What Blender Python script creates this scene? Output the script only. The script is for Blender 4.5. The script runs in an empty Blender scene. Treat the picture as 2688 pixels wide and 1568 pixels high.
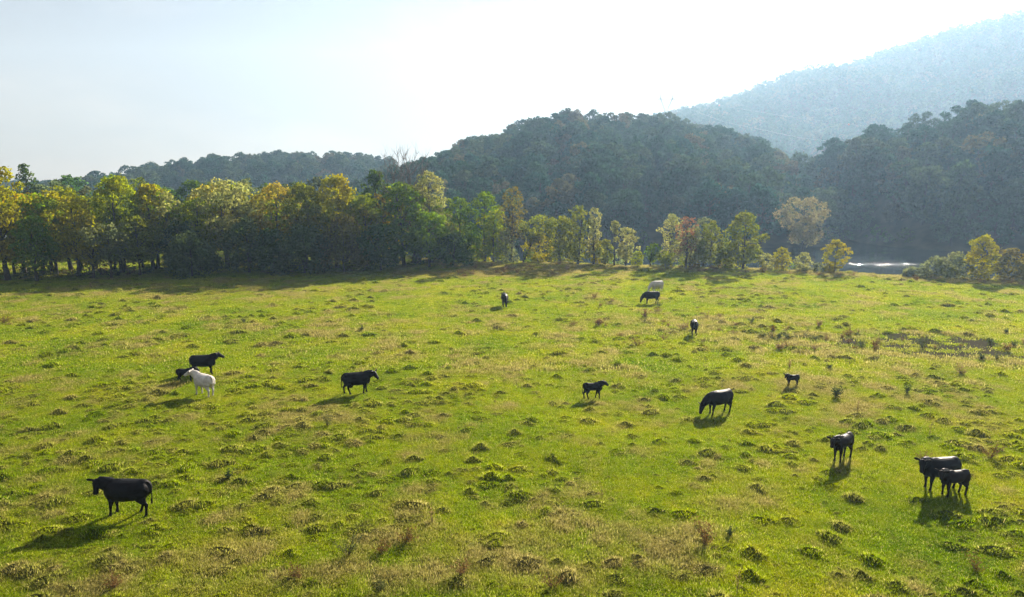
import bpy, math, random
import numpy as np
from mathutils import Vector, Matrix

R = math.radians
rng = np.random.default_rng(11)
random.seed(5)
scene = bpy.context.scene
COL = scene.collection

# ------------------------------------------------------------------ camera, sky, sun, exposure
CAM_H, PITCH, FPX, CX, CY = 13.0, R(9.63), 1792.0, 1344.0, 784.0
SUN_AZ, SUN_EL = R(29), R(25.5)
cd = bpy.data.cameras.new("camera"); cd.lens = 24.0; cd.sensor_width = 36.0
cd.clip_start = 0.5; cd.clip_end = 20000
cam = bpy.data.objects.new("camera", cd); COL.objects.link(cam)
cam.location = (0, 0, CAM_H); cam.rotation_euler = (R(90) - PITCH, 0, 0)
scene.camera = cam

world = bpy.data.worlds.new("World"); scene.world = world; world.use_nodes = True
wn = world.node_tree.nodes; wl = world.node_tree.links; wn.clear()
sky = wn.new("ShaderNodeTexSky"); sky.sky_type = 'NISHITA'; sky.sun_disc = False
sky.sun_elevation = SUN_EL; sky.sun_rotation = SUN_AZ
sky.air_density = 1.0; sky.dust_density = 0.35; sky.ozone_density = 1.2; sky.altitude = 200
# a few very thin, pale high clouds
tc = wn.new("ShaderNodeTexCoord")
mp = wn.new("ShaderNodeMapping"); mp.inputs['Scale'].default_value = (1.0, 1.0, 3.2)
nz = wn.new("ShaderNodeTexNoise"); nz.inputs['Scale'].default_value = 3.1; nz.inputs['Detail'].default_value = 7
nz.inputs['Roughness'].default_value = 0.6
cr = wn.new("ShaderNodeValToRGB"); cr.color_ramp.elements[0].position = 0.5; cr.color_ramp.elements[1].position = 0.82
cr.color_ramp.elements[0].color = (3.0, 3.1, 3.5, 1); cr.color_ramp.elements[1].color = (4.5, 4.4, 4.5, 1)
mxc = wn.new("ShaderNodeMixRGB"); mxc.inputs['Color2'].default_value = (4.1, 4.5, 4.95, 1)
bg = wn.new("ShaderNodeBackground"); bg.inputs['Strength'].default_value = 0.05
wo = wn.new("ShaderNodeOutputWorld")
wl.new(tc.outputs['Generated'], mp.inputs['Vector']); wl.new(mp.outputs['Vector'], nz.inputs['Vector'])
wl.new(nz.outputs['Fac'], cr.inputs['Fac']); wl.new(cr.outputs['Color'], mxc.inputs['Color2']); mxc.inputs['Fac'].default_value = 0.85
wl.new(sky.outputs['Color'], mxc.inputs['Color1']); wl.new(mxc.outputs['Color'], bg.inputs['Color'])
wl.new(bg.outputs['Background'], wo.inputs['Surface'])

sdir = Vector((math.sin(SUN_AZ) * math.cos(SUN_EL), math.cos(SUN_AZ) * math.cos(SUN_EL), math.sin(SUN_EL)))
sl = bpy.data.lights.new("sun", 'SUN'); sl.energy = 5.0; sl.angle = R(0.5); sl.color = (1.0, 0.955, 0.88)
so = bpy.data.objects.new("sun", sl); COL.objects.link(so)
so.rotation_euler = sdir.to_track_quat('Z', 'Y').to_euler(); so.location = (60, 100, 80)

scene.view_settings.view_transform = 'Standard'; scene.view_settings.look = 'None'
scene.view_settings.gamma = 1.0; scene.view_settings.use_curve_mapping = False
scene.view_settings.exposure = 1.45
cy = scene.cycles
cy.use_denoising = True; cy.use_adaptive_sampling = False
try:
    cy.denoiser = 'OPENIMAGEDENOISE'; cy.denoising_input_passes = 'RGB_ALBEDO_NORMAL'
except Exception: pass
cy.max_bounces = 6; cy.diffuse_bounces = 2; cy.glossy_bounces = 2; cy.transmission_bounces = 4
cy.volume_bounces = 0; cy.transparent_max_bounces = 4
cy.caustics_reflective = False; cy.caustics_refractive = False
cy.sample_clamp_indirect = 4.0

# ------------------------------------------------------------------ helpers
def ray(u, v):
    x = (u - CX) / FPX; y = (CY - v) / FPX
    return x, math.cos(PITCH) + y * math.sin(PITCH), -math.sin(PITCH) + y * math.cos(PITCH)
def g(u, v, z=0.0):
    x, f, w = ray(u, v); t = (z - CAM_H) / w
    return x * t, f * t
def at(u, v, Y):
    x, f, w = ray(u, v); t = Y / f
    return x * t, CAM_H + w * t

def tag(o, label=None, cat=None, group=None, kind=None):
    if label: o['label'] = label
    if cat: o['category'] = cat
    if group: o['group'] = group
    if kind: o['kind'] = kind
    return o
def link(o, parent=None):
    COL.objects.link(o)
    if parent: o.parent = parent
    return o
def make_mesh(name, verts, faces, mats=(), attrs=None, smooth=False):
    """verts (N,3); faces (M,k) int array or list of such arrays"""
    me = bpy.data.meshes.new(name)
    verts = np.asarray(verts, dtype=np.float32)
    fl = faces if isinstance(faces, list) else [faces]
    fl = [np.asarray(f, dtype=np.int32) for f in fl if len(f)]
    loops = np.concatenate([f.ravel() for f in fl])
    sizes = np.concatenate([np.full(len(f), f.shape[1], dtype=np.int32) for f in fl])
    starts = np.concatenate([[0], np.cumsum(sizes)[:-1]]).astype(np.int32)
    me.vertices.add(len(verts)); me.vertices.foreach_set('co', verts.ravel())
    me.loops.add(len(loops)); me.loops.foreach_set('vertex_index', loops)
    me.polygons.add(len(sizes)); me.polygons.foreach_set('loop_start', starts)
    if smooth: me.polygons.foreach_set('use_smooth', np.ones(len(sizes), dtype=bool))
    for k, a in (attrs or {}).items():
        at_ = me.attributes.new(k, 'FLOAT', 'POINT'); at_.data.foreach_set('value', np.asarray(a, dtype=np.float32))
    me.update(calc_edges=True)
    for m in mats: me.materials.append(m)
    return me
def mesh_obj(name, me, parent=None, loc=None, rz=0, sc=None):
    o = bpy.data.objects.new(name, me); link(o, parent)
    if loc is not None: o.location = loc
    o.rotation_euler = (0, 0, rz)
    if sc is not None: o.scale = (sc, sc, sc) if np.isscalar(sc) else sc
    return o
def empty(name, loc, rz=0):
    o = bpy.data.objects.new(name, None); o.empty_display_size = 0.3; link(o); o.location = loc; o.rotation_euler = (0, 0, rz)
    return o

# lattice value noise, vectorised
_perm = np.random.default_rng(3).random((256, 256)).astype(np.float32)
def vnoise(x, y, s):
    x = np.asarray(x, dtype=np.float64) / s + 1000; y = np.asarray(y, dtype=np.float64) / s + 1000
    xi = np.floor(x).astype(int); yi = np.floor(y).astype(int); fx = x - xi; fy = y - yi
    fx = fx * fx * (3 - 2 * fx); fy = fy * fy * (3 - 2 * fy)
    a = _perm[xi % 256, yi % 256]; b = _perm[(xi + 1) % 256, yi % 256]
    c = _perm[xi % 256, (yi + 1) % 256]; d = _perm[(xi + 1) % 256, (yi + 1) % 256]
    return (a * (1 - fx) + b * fx) * (1 - fy) + (c * (1 - fx) + d * fx) * fy
def fbm(x, y, s, o=3):
    r = 0; a = 1; t = 0
    for i in range(o): r = r + a * vnoise(x + 17 * i, y - 31 * i, s); t += a; a *= .5; s *= .5
    return r / t
def sstep(a, b, x):
    t = np.clip((x - a) / (b - a), 0, 1); return t * t * (3 - 2 * t)

# ------------------------------------------------------------------ terrain shape
EDGE = [(-400, 150), (-60, 150), (-30, 138), (-14, 118)] + \
       [g(u, v) for u, v in ((1200, 696), (1300, 691), (1480, 694), (1700, 702), (1900, 708), (2100, 716), (2300, 726), (2500, 734), (2688, 741))] + [(140, 76), (500, 60)]
EX = np.array([p[0] for p in EDGE]); EY = np.array([p[1] for p in EDGE])
def edge(x): return np.interp(x, EX, EY)
WATER = -3.6
def field_z(x, y):
    x = np.asarray(x, dtype=float); y = np.asarray(y, dtype=float)
    z = (fbm(x, y, 22, 2) - .5) * .5 + (fbm(x + 90, y, 3.2, 2) - .5) * .12
    return z
def gs(u, v):
    z = 0.0
    for _ in range(6):
        X, Y = g(u, v, z); z = float(field_z(X, Y))
    return X, Y
TREEH = 16.0
def layer(poly, D, tree):
    xs, zs = [], []
    for u, v in poly:
        X, Z = at(u, v, D); xs.append(X); zs.append(Z - tree)
    return np.array(xs), np.array(zs), D
LAYERS = [
  # (polyline of the ridge, ridge distance, foot distance, back falloff, bump amplitude)
  (layer([(-600, 500), (0, 505), (180, 478), (300, 462), (370, 440), (480, 420), (560, 408), (640, 400), (760, 388), (850, 392), (930, 392), (1010, 400), (1090, 402), (1180, 415), (1300, 470), (1500, 560)], 480, TREEH), 350, 200, 3.0),
  (layer([(900, 620), (1000, 480), (1090, 425), (1180, 386), (1250, 352), (1370, 312), (1440, 290), (1520, 282), (1590, 296), (1680, 290), (1760, 306), (1850, 330), (1900, 352), (1960, 398), (2030, 425), (2110, 445), (2200, 470), (2400, 520)], 340, TREEH), 200, 120, 3.0),
  (layer([(1000, 600), (1120, 480), (1180, 425), (1250, 410), (1330, 414), (1420, 392), (1500, 356), (1600, 342), (1720, 340), (1830, 372), (1900, 420), (1960, 450), (2060, 470), (2150, 480), (2300, 560), (2450, 640)], 262, TREEH), 172, 60, 3.0),
  (layer([(1950, 640), (2080, 520), (2160, 430), (2200, 365), (2280, 333), (2350, 312), (2420, 298), (2480, 280), (2560, 262), (2640, 258), (2688, 255), (2900, 240), (3400, 230)], 232, 14.5), 163, 90, 2.0),
  (layer([(1300, 480), (1500, 380), (1650, 318), (1760, 287), (1850, 267), (1950, 237), (2050, 196), (2130, 168), (2230, 162), (2350, 118), (2480, 76), (2600, 42), (2688, 24), (2900, 0), (3300, -10), (3900, 10)], 900, 14), 430, 700, 14.0),
]
def hills(x, y):
    h = np.full(np.shape(x), -9.0)
    for i, ((xs, zs, D), foot, back, amp) in enumerate(LAYERS):
        Z = np.interp(x, xs, zs)
        t = (y - foot) / (D - foot)
        tt = np.clip(t, 0, 1)
        if i == 4: p = .55 * tt + .45 * np.sin(tt * math.pi / 2)
        else: p = np.sin(tt * math.pi / 2) ** .85
        base = -6.0
        zz = base + (Z - base) * p
        zz = zz + (fbm(x + 50 * i, y, 46 if i < 4 else 170, 3) - .5) * 2.6 * amp * np.sin(np.pi * tt)
        zb = base + (Z - base) * (1 - sstep(0, 1, (y - D) / back))
        zz = np.where(t > 1, zb, zz); zz = np.where(t < 0, -9, zz)
        h = np.maximum(h, zz)
    return h
def ground_z(x, y):
    x = np.asarray(x, dtype=float); y = np.asarray(y, dtype=float)
    e = edge(x)
    s = sstep(0, 11, y - e)
    zf = field_z(x, y) * (1 - s) - 6.0 * s
    h = hills(x, y)
    far = -6.0 + 4.5 * sstep(500, 620, y)
    return np.maximum(np.maximum(zf, h), far) if True else 0

# dryness and mud maps of the pasture (world metres)
def blob(x, y, u, v, rx, ry):
    cx_, cy_ = g(u, v)
    return np.exp(-(((x - cx_) / rx) ** 2 + ((y - cy_) / ry) ** 2))
def mud_map(x, y):
    n = .6 * fbm(x, y * 1.5, 3.0, 3) + .4 * fbm(x + 9, y * 1.7, .9, 2)
    m = 1.45 * blob(x, y, 2440, 912, 5.6, 4.6) + .8 * blob(x, y, 2300, 905, 3.5, 1.6) + .45 * blob(x, y, 2560, 900, 3, 2.5) + .35 * blob(x, y, 900, 880, 3, 2.2) + .4 * blob(x, y, 1840, 862, 4, 2)
    return np.clip(sstep(.40, .95, m + (n - .5) * 2.0), 0, .84)
def dry_map(x, y):
    n = .5 * fbm(x + 7, y, 3.2, 3) + .5 * fbm(x - 3, y + 50, 1.0, 3)
    m = np.zeros(np.shape(x)) + sstep(.46, .68, n) * .62
    m = m + .9 * blob(x, y, 2150, 905, 9, 3.5) + .9 * blob(x, y, 2480, 920, 9, 5) + .6 * blob(x, y, 1750, 855, 12, 5) + .7 * blob(x, y, 2250, 1020, 7, 4)
    m = m + 1.0 * blob(x, y, 1330, 712, 13, 6) + .6 * blob(x, y, 1180, 718, 9, 5) + .5 * blob(x, y, 870, 880, 6, 4) + .5 * blob(x, y, 800, 1080, 5, 3)
    m = m + .55 * blob(x, y, 1150, 1480, 6, 2.2) + .4 * blob(x, y, 800, 1480, 4, 2) + .45 * blob(x, y, 250, 1500, 5, 2.2) + .35 * blob(x, y, 1850, 1430, 3, 2) + .5 * blob(x, y, 620, 760, 20, 7)
    e = edge(x)
    m = m + .9 * sstep(-6, -1, y - e)
    return np.clip(m * (.1 + 1.7 * sstep(.3, .75, fbm(x, y, 1.3, 3))), 0, 1)

# ------------------------------------------------------------------ materials
def new_mat(name):
    m = bpy.data.materials.new(name); m.use_nodes = True; m.node_tree.nodes.clear()
    return m, m.node_tree.nodes, m.node_tree.links
def N(nodes, t, **kw):
    n = nodes.new(t)
    for k, v in kw.items():
        if k in n.inputs: n.inputs[k].default_value = v
        else: setattr(n, k, v)
    return n
def ramp(nodes, stops, interp='LINEAR'):
    r = nodes.new("ShaderNodeValToRGB"); e = r.color_ramp.elements; r.color_ramp.interpolation = interp
    while len(e) > 1: e.remove(e[-1])
    e[0].position = stops[0][0]; e[0].color = (*stops[0][1], 1)
    for p, c in stops[1:]:
        q = e.new(p); q.color = (*c, 1)
    return r

def grass_colour(nodes, links, src):
    """the pasture's own colours from world position, dryness and mud; src = attribute type"""
    geo = nodes.new("ShaderNodeNewGeometry")
    def nzn(scale, detail=3):
        n = N(nodes, "ShaderNodeTexNoise"); n.inputs['Scale'].default_value = scale; n.inputs['Detail'].default_value = detail
        links.new(geo.outputs['Position'], n.inputs['Vector']); return n
    n1 = nzn(.16, 4); n2 = nzn(1.3, 3); n3 = nzn(11, 2)
    ad = N(nodes, "ShaderNodeMath", operation='MULTIPLY_ADD'); ad.inputs[1].default_value = .55; links.new(n2.outputs['Fac'], ad.inputs[0]); links.new(n1.outputs['Fac'], ad.inputs[2])
    ad2 = N(nodes, "ShaderNodeMath", operation='MULTIPLY_ADD'); ad2.inputs[1].default_value = .35; links.new(n3.outputs['Fac'], ad2.inputs[0]); links.new(ad.outputs[0], ad2.inputs[2])
    r1 = ramp(nodes, [(.70, (.055, .115, .006)), (.95, (.105, .165, .008)), (1.15, (.165, .205, .014)), (1.0, (.13, .185, .01))])
    r1.color_ramp.elements[0].position = .0
    mr = N(nodes, "ShaderNodeMapRange"); mr.inputs['From Min'].default_value = .65; mr.inputs['From Max'].default_value = 1.25
    links.new(ad2.outputs[0], mr.inputs['Value'])
    r1 = ramp(nodes, [(0, (.085, .150, .005)), (.4, (.140, .200, .006)), (.7, (.190, .230, .010)), (1, (.25, .25, .026))])
    links.new(mr.outputs[0], r1.inputs['Fac'])
    rd = ramp(nodes, [(.35, (.14, .13, .03)), (.55, (.22, .195, .065)), (.75, (.30, .265, .12))])
    links.new(n3.outputs['Fac'], rd.inputs['Fac'])
    dry = N(nodes, "ShaderNodeAttribute", attribute_name='dry', attribute_type=src)
    mud = N(nodes, "ShaderNodeAttribute", attribute_name='mud', attribute_type=src)
    m1 = nodes.new("ShaderNodeMixRGB"); links.new(dry.outputs['Fac'], m1.inputs['Fac']); links.new(r1.outputs['Color'], m1.inputs['Color1']); links.new(rd.outputs['Color'], m1.inputs['Color2'])
    return m1, mud, n3, n2

def mat_ground():
    m, n, l = new_mat("pasture_turf")
    c, mud, n3, n2 = grass_colour(n, l, 'GEOMETRY')
    dk = N(n, "ShaderNodeMixRGB", blend_type='MULTIPLY'); dk.inputs['Fac'].default_value = 1; dk.inputs['Color2'].default_value = (.8, .8, .7, 1)
    l.new(c.outputs['Color'], dk.inputs['Color1'])
    mm = n.new("ShaderNodeMixRGB"); mm.inputs['Color2'].default_value = (.034, .029, .027, 1)
    l.new(mud.outputs['Fac'], mm.inputs['Fac']); l.new(dk.outputs['Color'], mm.inputs['Color1'])
    bp = N(n, "ShaderNodeBump"); bp.inputs['Strength'].default_value = .7; bp.inputs['Distance'].default_value = .08
    l.new(n3.outputs['Fac'], bp.inputs['Height'])
    d = n.new("ShaderNodeBsdfDiffuse"); l.new(mm.outputs['Color'], d.inputs['Color']); l.new(bp.outputs['Normal'], d.inputs['Normal'])
    o = n.new("ShaderNodeOutputMaterial"); l.new(d.outputs[0], o.inputs['Surface'])
    return m
def mat_blade():
    m, n, l = new_mat("grass_blade")
    c, mud, n3, n2 = grass_colour(n, l, 'INSTANCER')
    d = n.new("ShaderNodeBsdfDiffuse"); t = n.new("ShaderNodeBsdfTranslucent")
    lv = N(n, "ShaderNodeAttribute", attribute_name='lv', attribute_type='GEOMETRY')
    st = ramp(n, [(.0, (0, 0, 0)), (.86, (0, 0, 0)), (.93, (.5, .5, .5)), (1, (.8, .8, .8))]); l.new(lv.outputs['Fac'], st.inputs['Fac'])
    m2 = n.new("ShaderNodeMixRGB"); m2.inputs['Color2'].default_value = (.32, .27, .12, 1); l.new(st.outputs['Color'], m2.inputs['Fac']); l.new(c.outputs['Color'], m2.inputs['Color1'])
    vv = N(n, "ShaderNodeMapRange"); vv.inputs['To Min'].default_value = .4; vv.inputs['To Max'].default_value = 1.5; l.new(lv.outputs['Fac'], vv.inputs['Value'])
    h0 = n.new("ShaderNodeHueSaturation"); l.new(m2.outputs['Color'], h0.inputs['Color']); l.new(vv.outputs[0], h0.inputs['Value']); c = h0
    hs = N(n, "ShaderNodeHueSaturation"); hs.inputs['Saturation'].default_value = 1.08; hs.inputs['Value'].default_value = 1.95
    l.new(c.outputs['Color'], d.inputs['Color']); l.new(c.outputs['Color'], hs.inputs['Color']); l.new(hs.outputs['Color'], t.inputs['Color'])
    mx = n.new("ShaderNodeMixShader"); mx.inputs['Fac'].default_value = .55
    l.new(d.outputs[0], mx.inputs[1]); l.new(t.outputs[0], mx.inputs[2])
    o = n.new("ShaderNodeOutputMaterial"); l.new(mx.outputs[0], o.inputs['Surface'])
    return m
def mat_mound():
    m, n, l = new_mat("tussock_mound")
    c, mud, n3, n2 = grass_colour(n, l, 'INSTANCER')
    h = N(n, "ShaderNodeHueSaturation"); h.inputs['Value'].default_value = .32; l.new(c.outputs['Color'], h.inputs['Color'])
    d = n.new("ShaderNodeBsdfDiffuse"); l.new(h.outputs['Color'], d.inputs['Color'])
    o = n.new("ShaderNodeOutputMaterial"); l.new(d.outputs[0], o.inputs['Surface'])
    return m
def mat_leaf(name, mode, palette=None, trans=.5, tval=1.6):
    """mode 'object': colour from the object's own colour; 'random': palette by object/instance random"""
    m, n, l = new_mat(name)
    oi = n.new("ShaderNodeObjectInfo")
    lv = N(n, "ShaderNodeAttribute", attribute_name='lv', attribute_type='GEOMETRY')
    tcn = n.new("ShaderNodeTexCoord")
    nz_ = N(n, "ShaderNodeTexNoise"); nz_.inputs['Scale'].default_value = .35; nz_.inputs['Detail'].default_value = 2
    l.new(tcn.outputs['Object'], nz_.inputs['Vector'])
    if mode == 'object': base = oi.outputs['Color']
    else:
        rp = ramp(n, palette); l.new(oi.outputs['Random'], rp.inputs['Fac']); base = rp.outputs['Color']
    hs = N(n, "ShaderNodeHueSaturation")
    # hue from noise, value from per-leaf random
    mh = N(n, "ShaderNodeMapRange"); mh.inputs['From Min'].default_value = .3; mh.inputs['From Max'].default_value = .7
    mh.inputs['To Min'].default_value = .478; mh.inputs['To Max'].default_value = .522
    l.new(nz_.outputs['Fac'], mh.inputs['Value']); l.new(mh.outputs[0], hs.inputs['Hue'])
    mv = N(n, "ShaderNodeMapRange"); mv.inputs['To Min'].default_value = .65; mv.inputs['To Max'].default_value = 1.35
    l.new(lv.outputs['Fac'], mv.inputs['Value']); l.new(mv.outputs[0], hs.inputs['Value']); l.new(base, hs.inputs['Color'])
    h2 = N(n, "ShaderNodeHueSaturation"); h2.inputs['Saturation'].default_value = 1.1; h2.inputs['Value'].default_value = tval
    l.new(hs.outputs['Color'], h2.inputs['Color'])
    d = n.new("ShaderNodeBsdfDiffuse"); t = n.new("ShaderNodeBsdfTranslucent")
    l.new(hs.outputs['Color'], d.inputs['Color']); l.new(h2.outputs['Color'], t.inputs['Color'])
    mx = n.new("ShaderNodeMixShader"); mx.inputs['Fac'].default_value = trans
    l.new(d.outputs[0], mx.inputs[1]); l.new(t.outputs[0], mx.inputs[2])
    o = n.new("ShaderNodeOutputMaterial"); l.new(mx.outputs[0], o.inputs['Surface'])
    return m
def mat_noise(name, c1, c2, scale=4, rough=.8, spec=.3, bump=.0, bdist=.02, coords='Object', lo=.35, hi=.65):
    m, n, l = new_mat(name)
    t = n.new("ShaderNodeTexCoord"); z = N(n, "ShaderNodeTexNoise"); z.inputs['Scale'].default_value = scale; z.inputs['Detail'].default_value = 5
    l.new(t.outputs[coords], z.inputs['Vector'])
    r = ramp(n, [(lo, c1), (hi, c2)]); l.new(z.outputs['Fac'], r.inputs['Fac'])
    p = n.new("ShaderNodeBsdfPrincipled"); l.new(r.outputs['Color'], p.inputs['Base Color'])
    p.inputs['Roughness'].default_value = rough; p.inputs['Specular IOR Level'].default_value = spec
    if bump:
        b = N(n, "ShaderNodeBump"); b.inputs['Strength'].default_value = bump; b.inputs['Distance'].default_value = bdist
        l.new(z.outputs['Fac'], b.inputs['Height']); l.new(b.outputs['Normal'], p.inputs['Normal'])
    o = n.new("ShaderNodeOutputMaterial"); l.new(p.outputs[0], o.inputs['Surface'])
    return m, n, l, p
M_GROUND = mat_ground(); M_BLADE = mat_blade(); M_MOUND = mat_mound()
M_BARK = mat_noise("bark", (.035, .028, .022), (.08, .068, .055), 6, .9, .2, .6, .03)[0]
M_PALEBARK = mat_noise("pale_bark", (.10, .09, .08), (.22, .2, .17), 5, .9, .2, .5, .03)[0]
M_LEAF = mat_leaf("leaves", 'object', trans=.5, tval=2.1)
HILLPAL = [(0, (.018, .050, .030)), (.2, (.030, .064, .034)), (.4, (.020, .060, .040)), (.6, (.044, .078, .038)), (.75, (.062, .086, .042)), (.86, (.032, .068, .046)), (.95, (.088, .088, .044)), (1, (.085, .072, .048))]  # greens shifted towards blue, so some haze tint is in the leaf colour
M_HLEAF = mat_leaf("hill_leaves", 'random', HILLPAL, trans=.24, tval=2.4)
M_FLOOR = mat_noise("forest_floor", (.03, .03, .015), (.07, .06, .03), .3, 1, 0, coords='Object')[0]

# ------------------------------------------------------------------ ground sheets
def axis(parts):
    out = []
    for a, b, n in parts: out.append(np.linspace(a, b, n, endpoint=False))
    out.append([parts[-1][1]]); return np.concatenate(out)
xs = axis([(-1550, -1200, 4), (-1200, -400, 40), (-400, -110, 60), (-110, 120, 460), (120, 420, 70), (420, 1400, 60), (1400, 1650, 3)])
ys = axis([(-250, 8, 10), (8, 110, 220), (110, 180, 70), (180, 540, 130), (540, 1250, 70), (1250, 1750, 8)])
GX, GY = np.meshgrid(xs, ys)
GZ = ground_z(GX, GY)
nx, ny = len(xs), len(ys)
V = np.stack([GX.ravel(), GY.ravel(), GZ.ravel()], 1)
ii, jj = np.meshgrid(np.arange(nx - 1), np.arange(ny - 1))
q = (jj * nx + ii).ravel(); F = np.stack([q, q + 1, q + nx + 1, q + nx], 1)
fy = GY[:-1, :-1].ravel(); fx = GX[:-1, :-1].ravel()
isfield = fy < edge(fx) + 6
def sub(Fs, name, mat, attrs=True):
    used, inv = np.unique(Fs.ravel(), return_inverse=True)
    v = V[used]; a = {}
    if attrs: a = {'dry': dry_map(v[:, 0], v[:, 1]), 'mud': mud_map(v[:, 0], v[:, 1])}
    me = make_mesh(name, v, inv.reshape(-1, 4), [mat], a, smooth=True)
    return mesh_obj(name, me)
tag(sub(F[isfield], "pasture", M_GROUND), kind='structure', label='green grazed pasture sloping to the river bank')
tag(sub(F[~isfield], "hills", M_FLOOR, False), kind='structure', label='ground of the wooded hills beyond the river')

# river
mw, n, l = new_mat("river_water")
p = n.new("ShaderNodeBsdfPrincipled"); p.inputs['Base Color'].default_value = (.02, .035, .04, 1)
p.inputs['Roughness'].default_value = .05; p.inputs['Specular IOR Level'].default_value = .6
t = n.new("ShaderNodeNewGeometry"); mpn = N(n, "ShaderNodeMapping"); mpn.inputs['Scale'].default_value = (1, 1.6, 1)
z1 = N(n, "ShaderNodeTexNoise"); z1.inputs['Scale'].default_value = 1.1; z1.inputs['Detail'].default_value = 4
b = N(n, "ShaderNodeBump"); b.inputs['Strength'].default_value = .8; b.inputs['Distance'].default_value = .075
z2 = N(n, "ShaderNodeTexNoise"); z2.inputs['Scale'].default_value = 3.2; z2.inputs['Detail'].default_value = 2
m3 = N(n, "ShaderNodeMapping"); m3.inputs['Scale'].default_value = (.018, .09, 1); z3 = N(n, "ShaderNodeTexNoise"); z3.inputs['Scale'].default_value = 1; z3.inputs['Detail'].default_value = 3
l.new(t.outputs['Position'], m3.inputs['Vector']); l.new(m3.outputs[0], z3.inputs['Vector']); l.new(t.outputs['Position'], z2.inputs['Vector'])
mk = N(n, "ShaderNodeMapRange"); mk.inputs['From Min'].default_value = .47; mk.inputs['From Max'].default_value = .60; l.new(z3.outputs['Fac'], mk.inputs['Value'])
mu = N(n, "ShaderNodeMath", operation='MULTIPLY'); l.new(mk.outputs[0], mu.inputs[0]); l.new(z2.outputs['Fac'], mu.inputs[1])
ma = N(n, "ShaderNodeMath", operation='MULTIPLY_ADD'); ma.inputs[1].default_value = .25; l.new(z1.outputs['Fac'], ma.inputs[0]); l.new(mu.outputs[0], ma.inputs[2])
l.new(t.outputs['Position'], mpn.inputs['Vector']); l.new(mpn.outputs[0], z1.inputs['Vector']); l.new(ma.outputs[0], b.inputs['Height']); l.new(b.outputs[0], p.inputs['Normal'])
o = n.new("ShaderNodeOutputMaterial"); l.new(p.outputs[0], o.inputs['Surface'])
wv = np.array([(-1400, 60, WATER), (900, 60, WATER), (900, 520, WATER), (-1400, 520, WATER)])
tag(mesh_obj("river", make_mesh("river", wv, np.array([[0, 1, 2, 3]]), [mw])), kind='structure', label='dark river water glittering in the sun beyond the pasture')

# haze box round the whole scene
def box_mesh(name, lo, hi, mats=()):
    v = np.array([[lo[0] if i & 1 == 0 else hi[0], lo[1] if i & 2 == 0 else hi[1], lo[2] if i & 4 == 0 else hi[2]] for i in range(8)])
    f = np.array([[0, 2, 3, 1], [4, 5, 7, 6], [0, 1, 5, 4], [2, 6, 7, 3], [0, 4, 6, 2], [1, 3, 7, 5]])
    return make_mesh(name, v, f, mats)
mh_, n, l = new_mat("haze_air")
pv = n.new("ShaderNodeVolumePrincipled"); pv.inputs['Color'].default_value = (.44, .685, 1.0, 1); pv.inputs['Absorption Color'].default_value = (1, 1, 1, 1)
pv.inputs['Density'].default_value = 3.9e-4; pv.inputs['Anisotropy'].default_value = .44
o = n.new("ShaderNodeOutputMaterial"); l.new(pv.outputs[0], o.inputs['Volume'])
tag(mesh_obj("haze", box_mesh("haze", (-1600, -300, -12), (1700, 1800, 345), [mh_])), kind='stuff', label='pale sunlit haze in the valley air')

# ------------------------------------------------------------------ foliage geometry
def rand_unit(n):
    v = rng.normal(size=(n, 3)); return v / np.linalg.norm(v, axis=1, keepdims=True)
def leaf_cards(c, size, out=None, bias=.4):
    """diamond leaf cards at c (N,3)"""
    n = len(c); nn = rand_unit(n)
    if out is not None: nn = nn + out * bias
    nn /= np.linalg.norm(nn, axis=1, keepdims=True) + 1e-9
    a = np.cross(nn, rand_unit(n)); a /= np.linalg.norm(a, axis=1, keepdims=True) + 1e-9
    b = np.cross(nn, a); s = (size * rng.uniform(.6, 1.35, n))[:, None]
    v = np.stack([c + a * s * .62, c + b * s * .42, c - a * s * .62, c - b * s * .42], 1).reshape(-1, 3)
    return v, np.arange(4 * n).reshape(-1, 4), np.repeat(rng.random(n), 4)
def tube(pts, rad, seg=6):
    pts = np.asarray(pts, float); k = len(pts); V_, F_ = [], []
    for i in range(k):
        d = pts[min(i + 1, k - 1)] - pts[max(i - 1, 0)]; d = d / (np.linalg.norm(d) + 1e-9)
        s = np.cross(d, (0, 1, .13)); s /= np.linalg.norm(s) + 1e-9; u_ = np.cross(s, d)
        for j in range(seg):
            an = 2 * math.pi * j / seg; V_.append(pts[i] + rad[i] * (math.cos(an) * s + math.sin(an) * u_))
    for i in range(k - 1):
        for j in range(seg):
            a = i * seg + j; b = i * seg + (j + 1) % seg; F_.append((a, b, b + seg, a + seg))
    return np.array(V_), np.array(F_)
class Bag:
    def __init__(s): s.v = []; s.f = []; s.a = []; s.n = 0
    def add(s, v, f, a=None):
        s.v.append(v); s.f.append(np.asarray(f) + s.n); s.n += len(v); s.a.append(a if a is not None else np.zeros(len(v)))
    def mesh(s, name, mats, smooth=False):
        byk = {}
        for f in s.f: byk.setdefault(f.shape[1], []).append(f)
        return make_mesh(name, np.concatenate(s.v), [np.concatenate(x) for x in byk.values()], mats, {'lv': np.concatenate(s.a)}, smooth)

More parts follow.
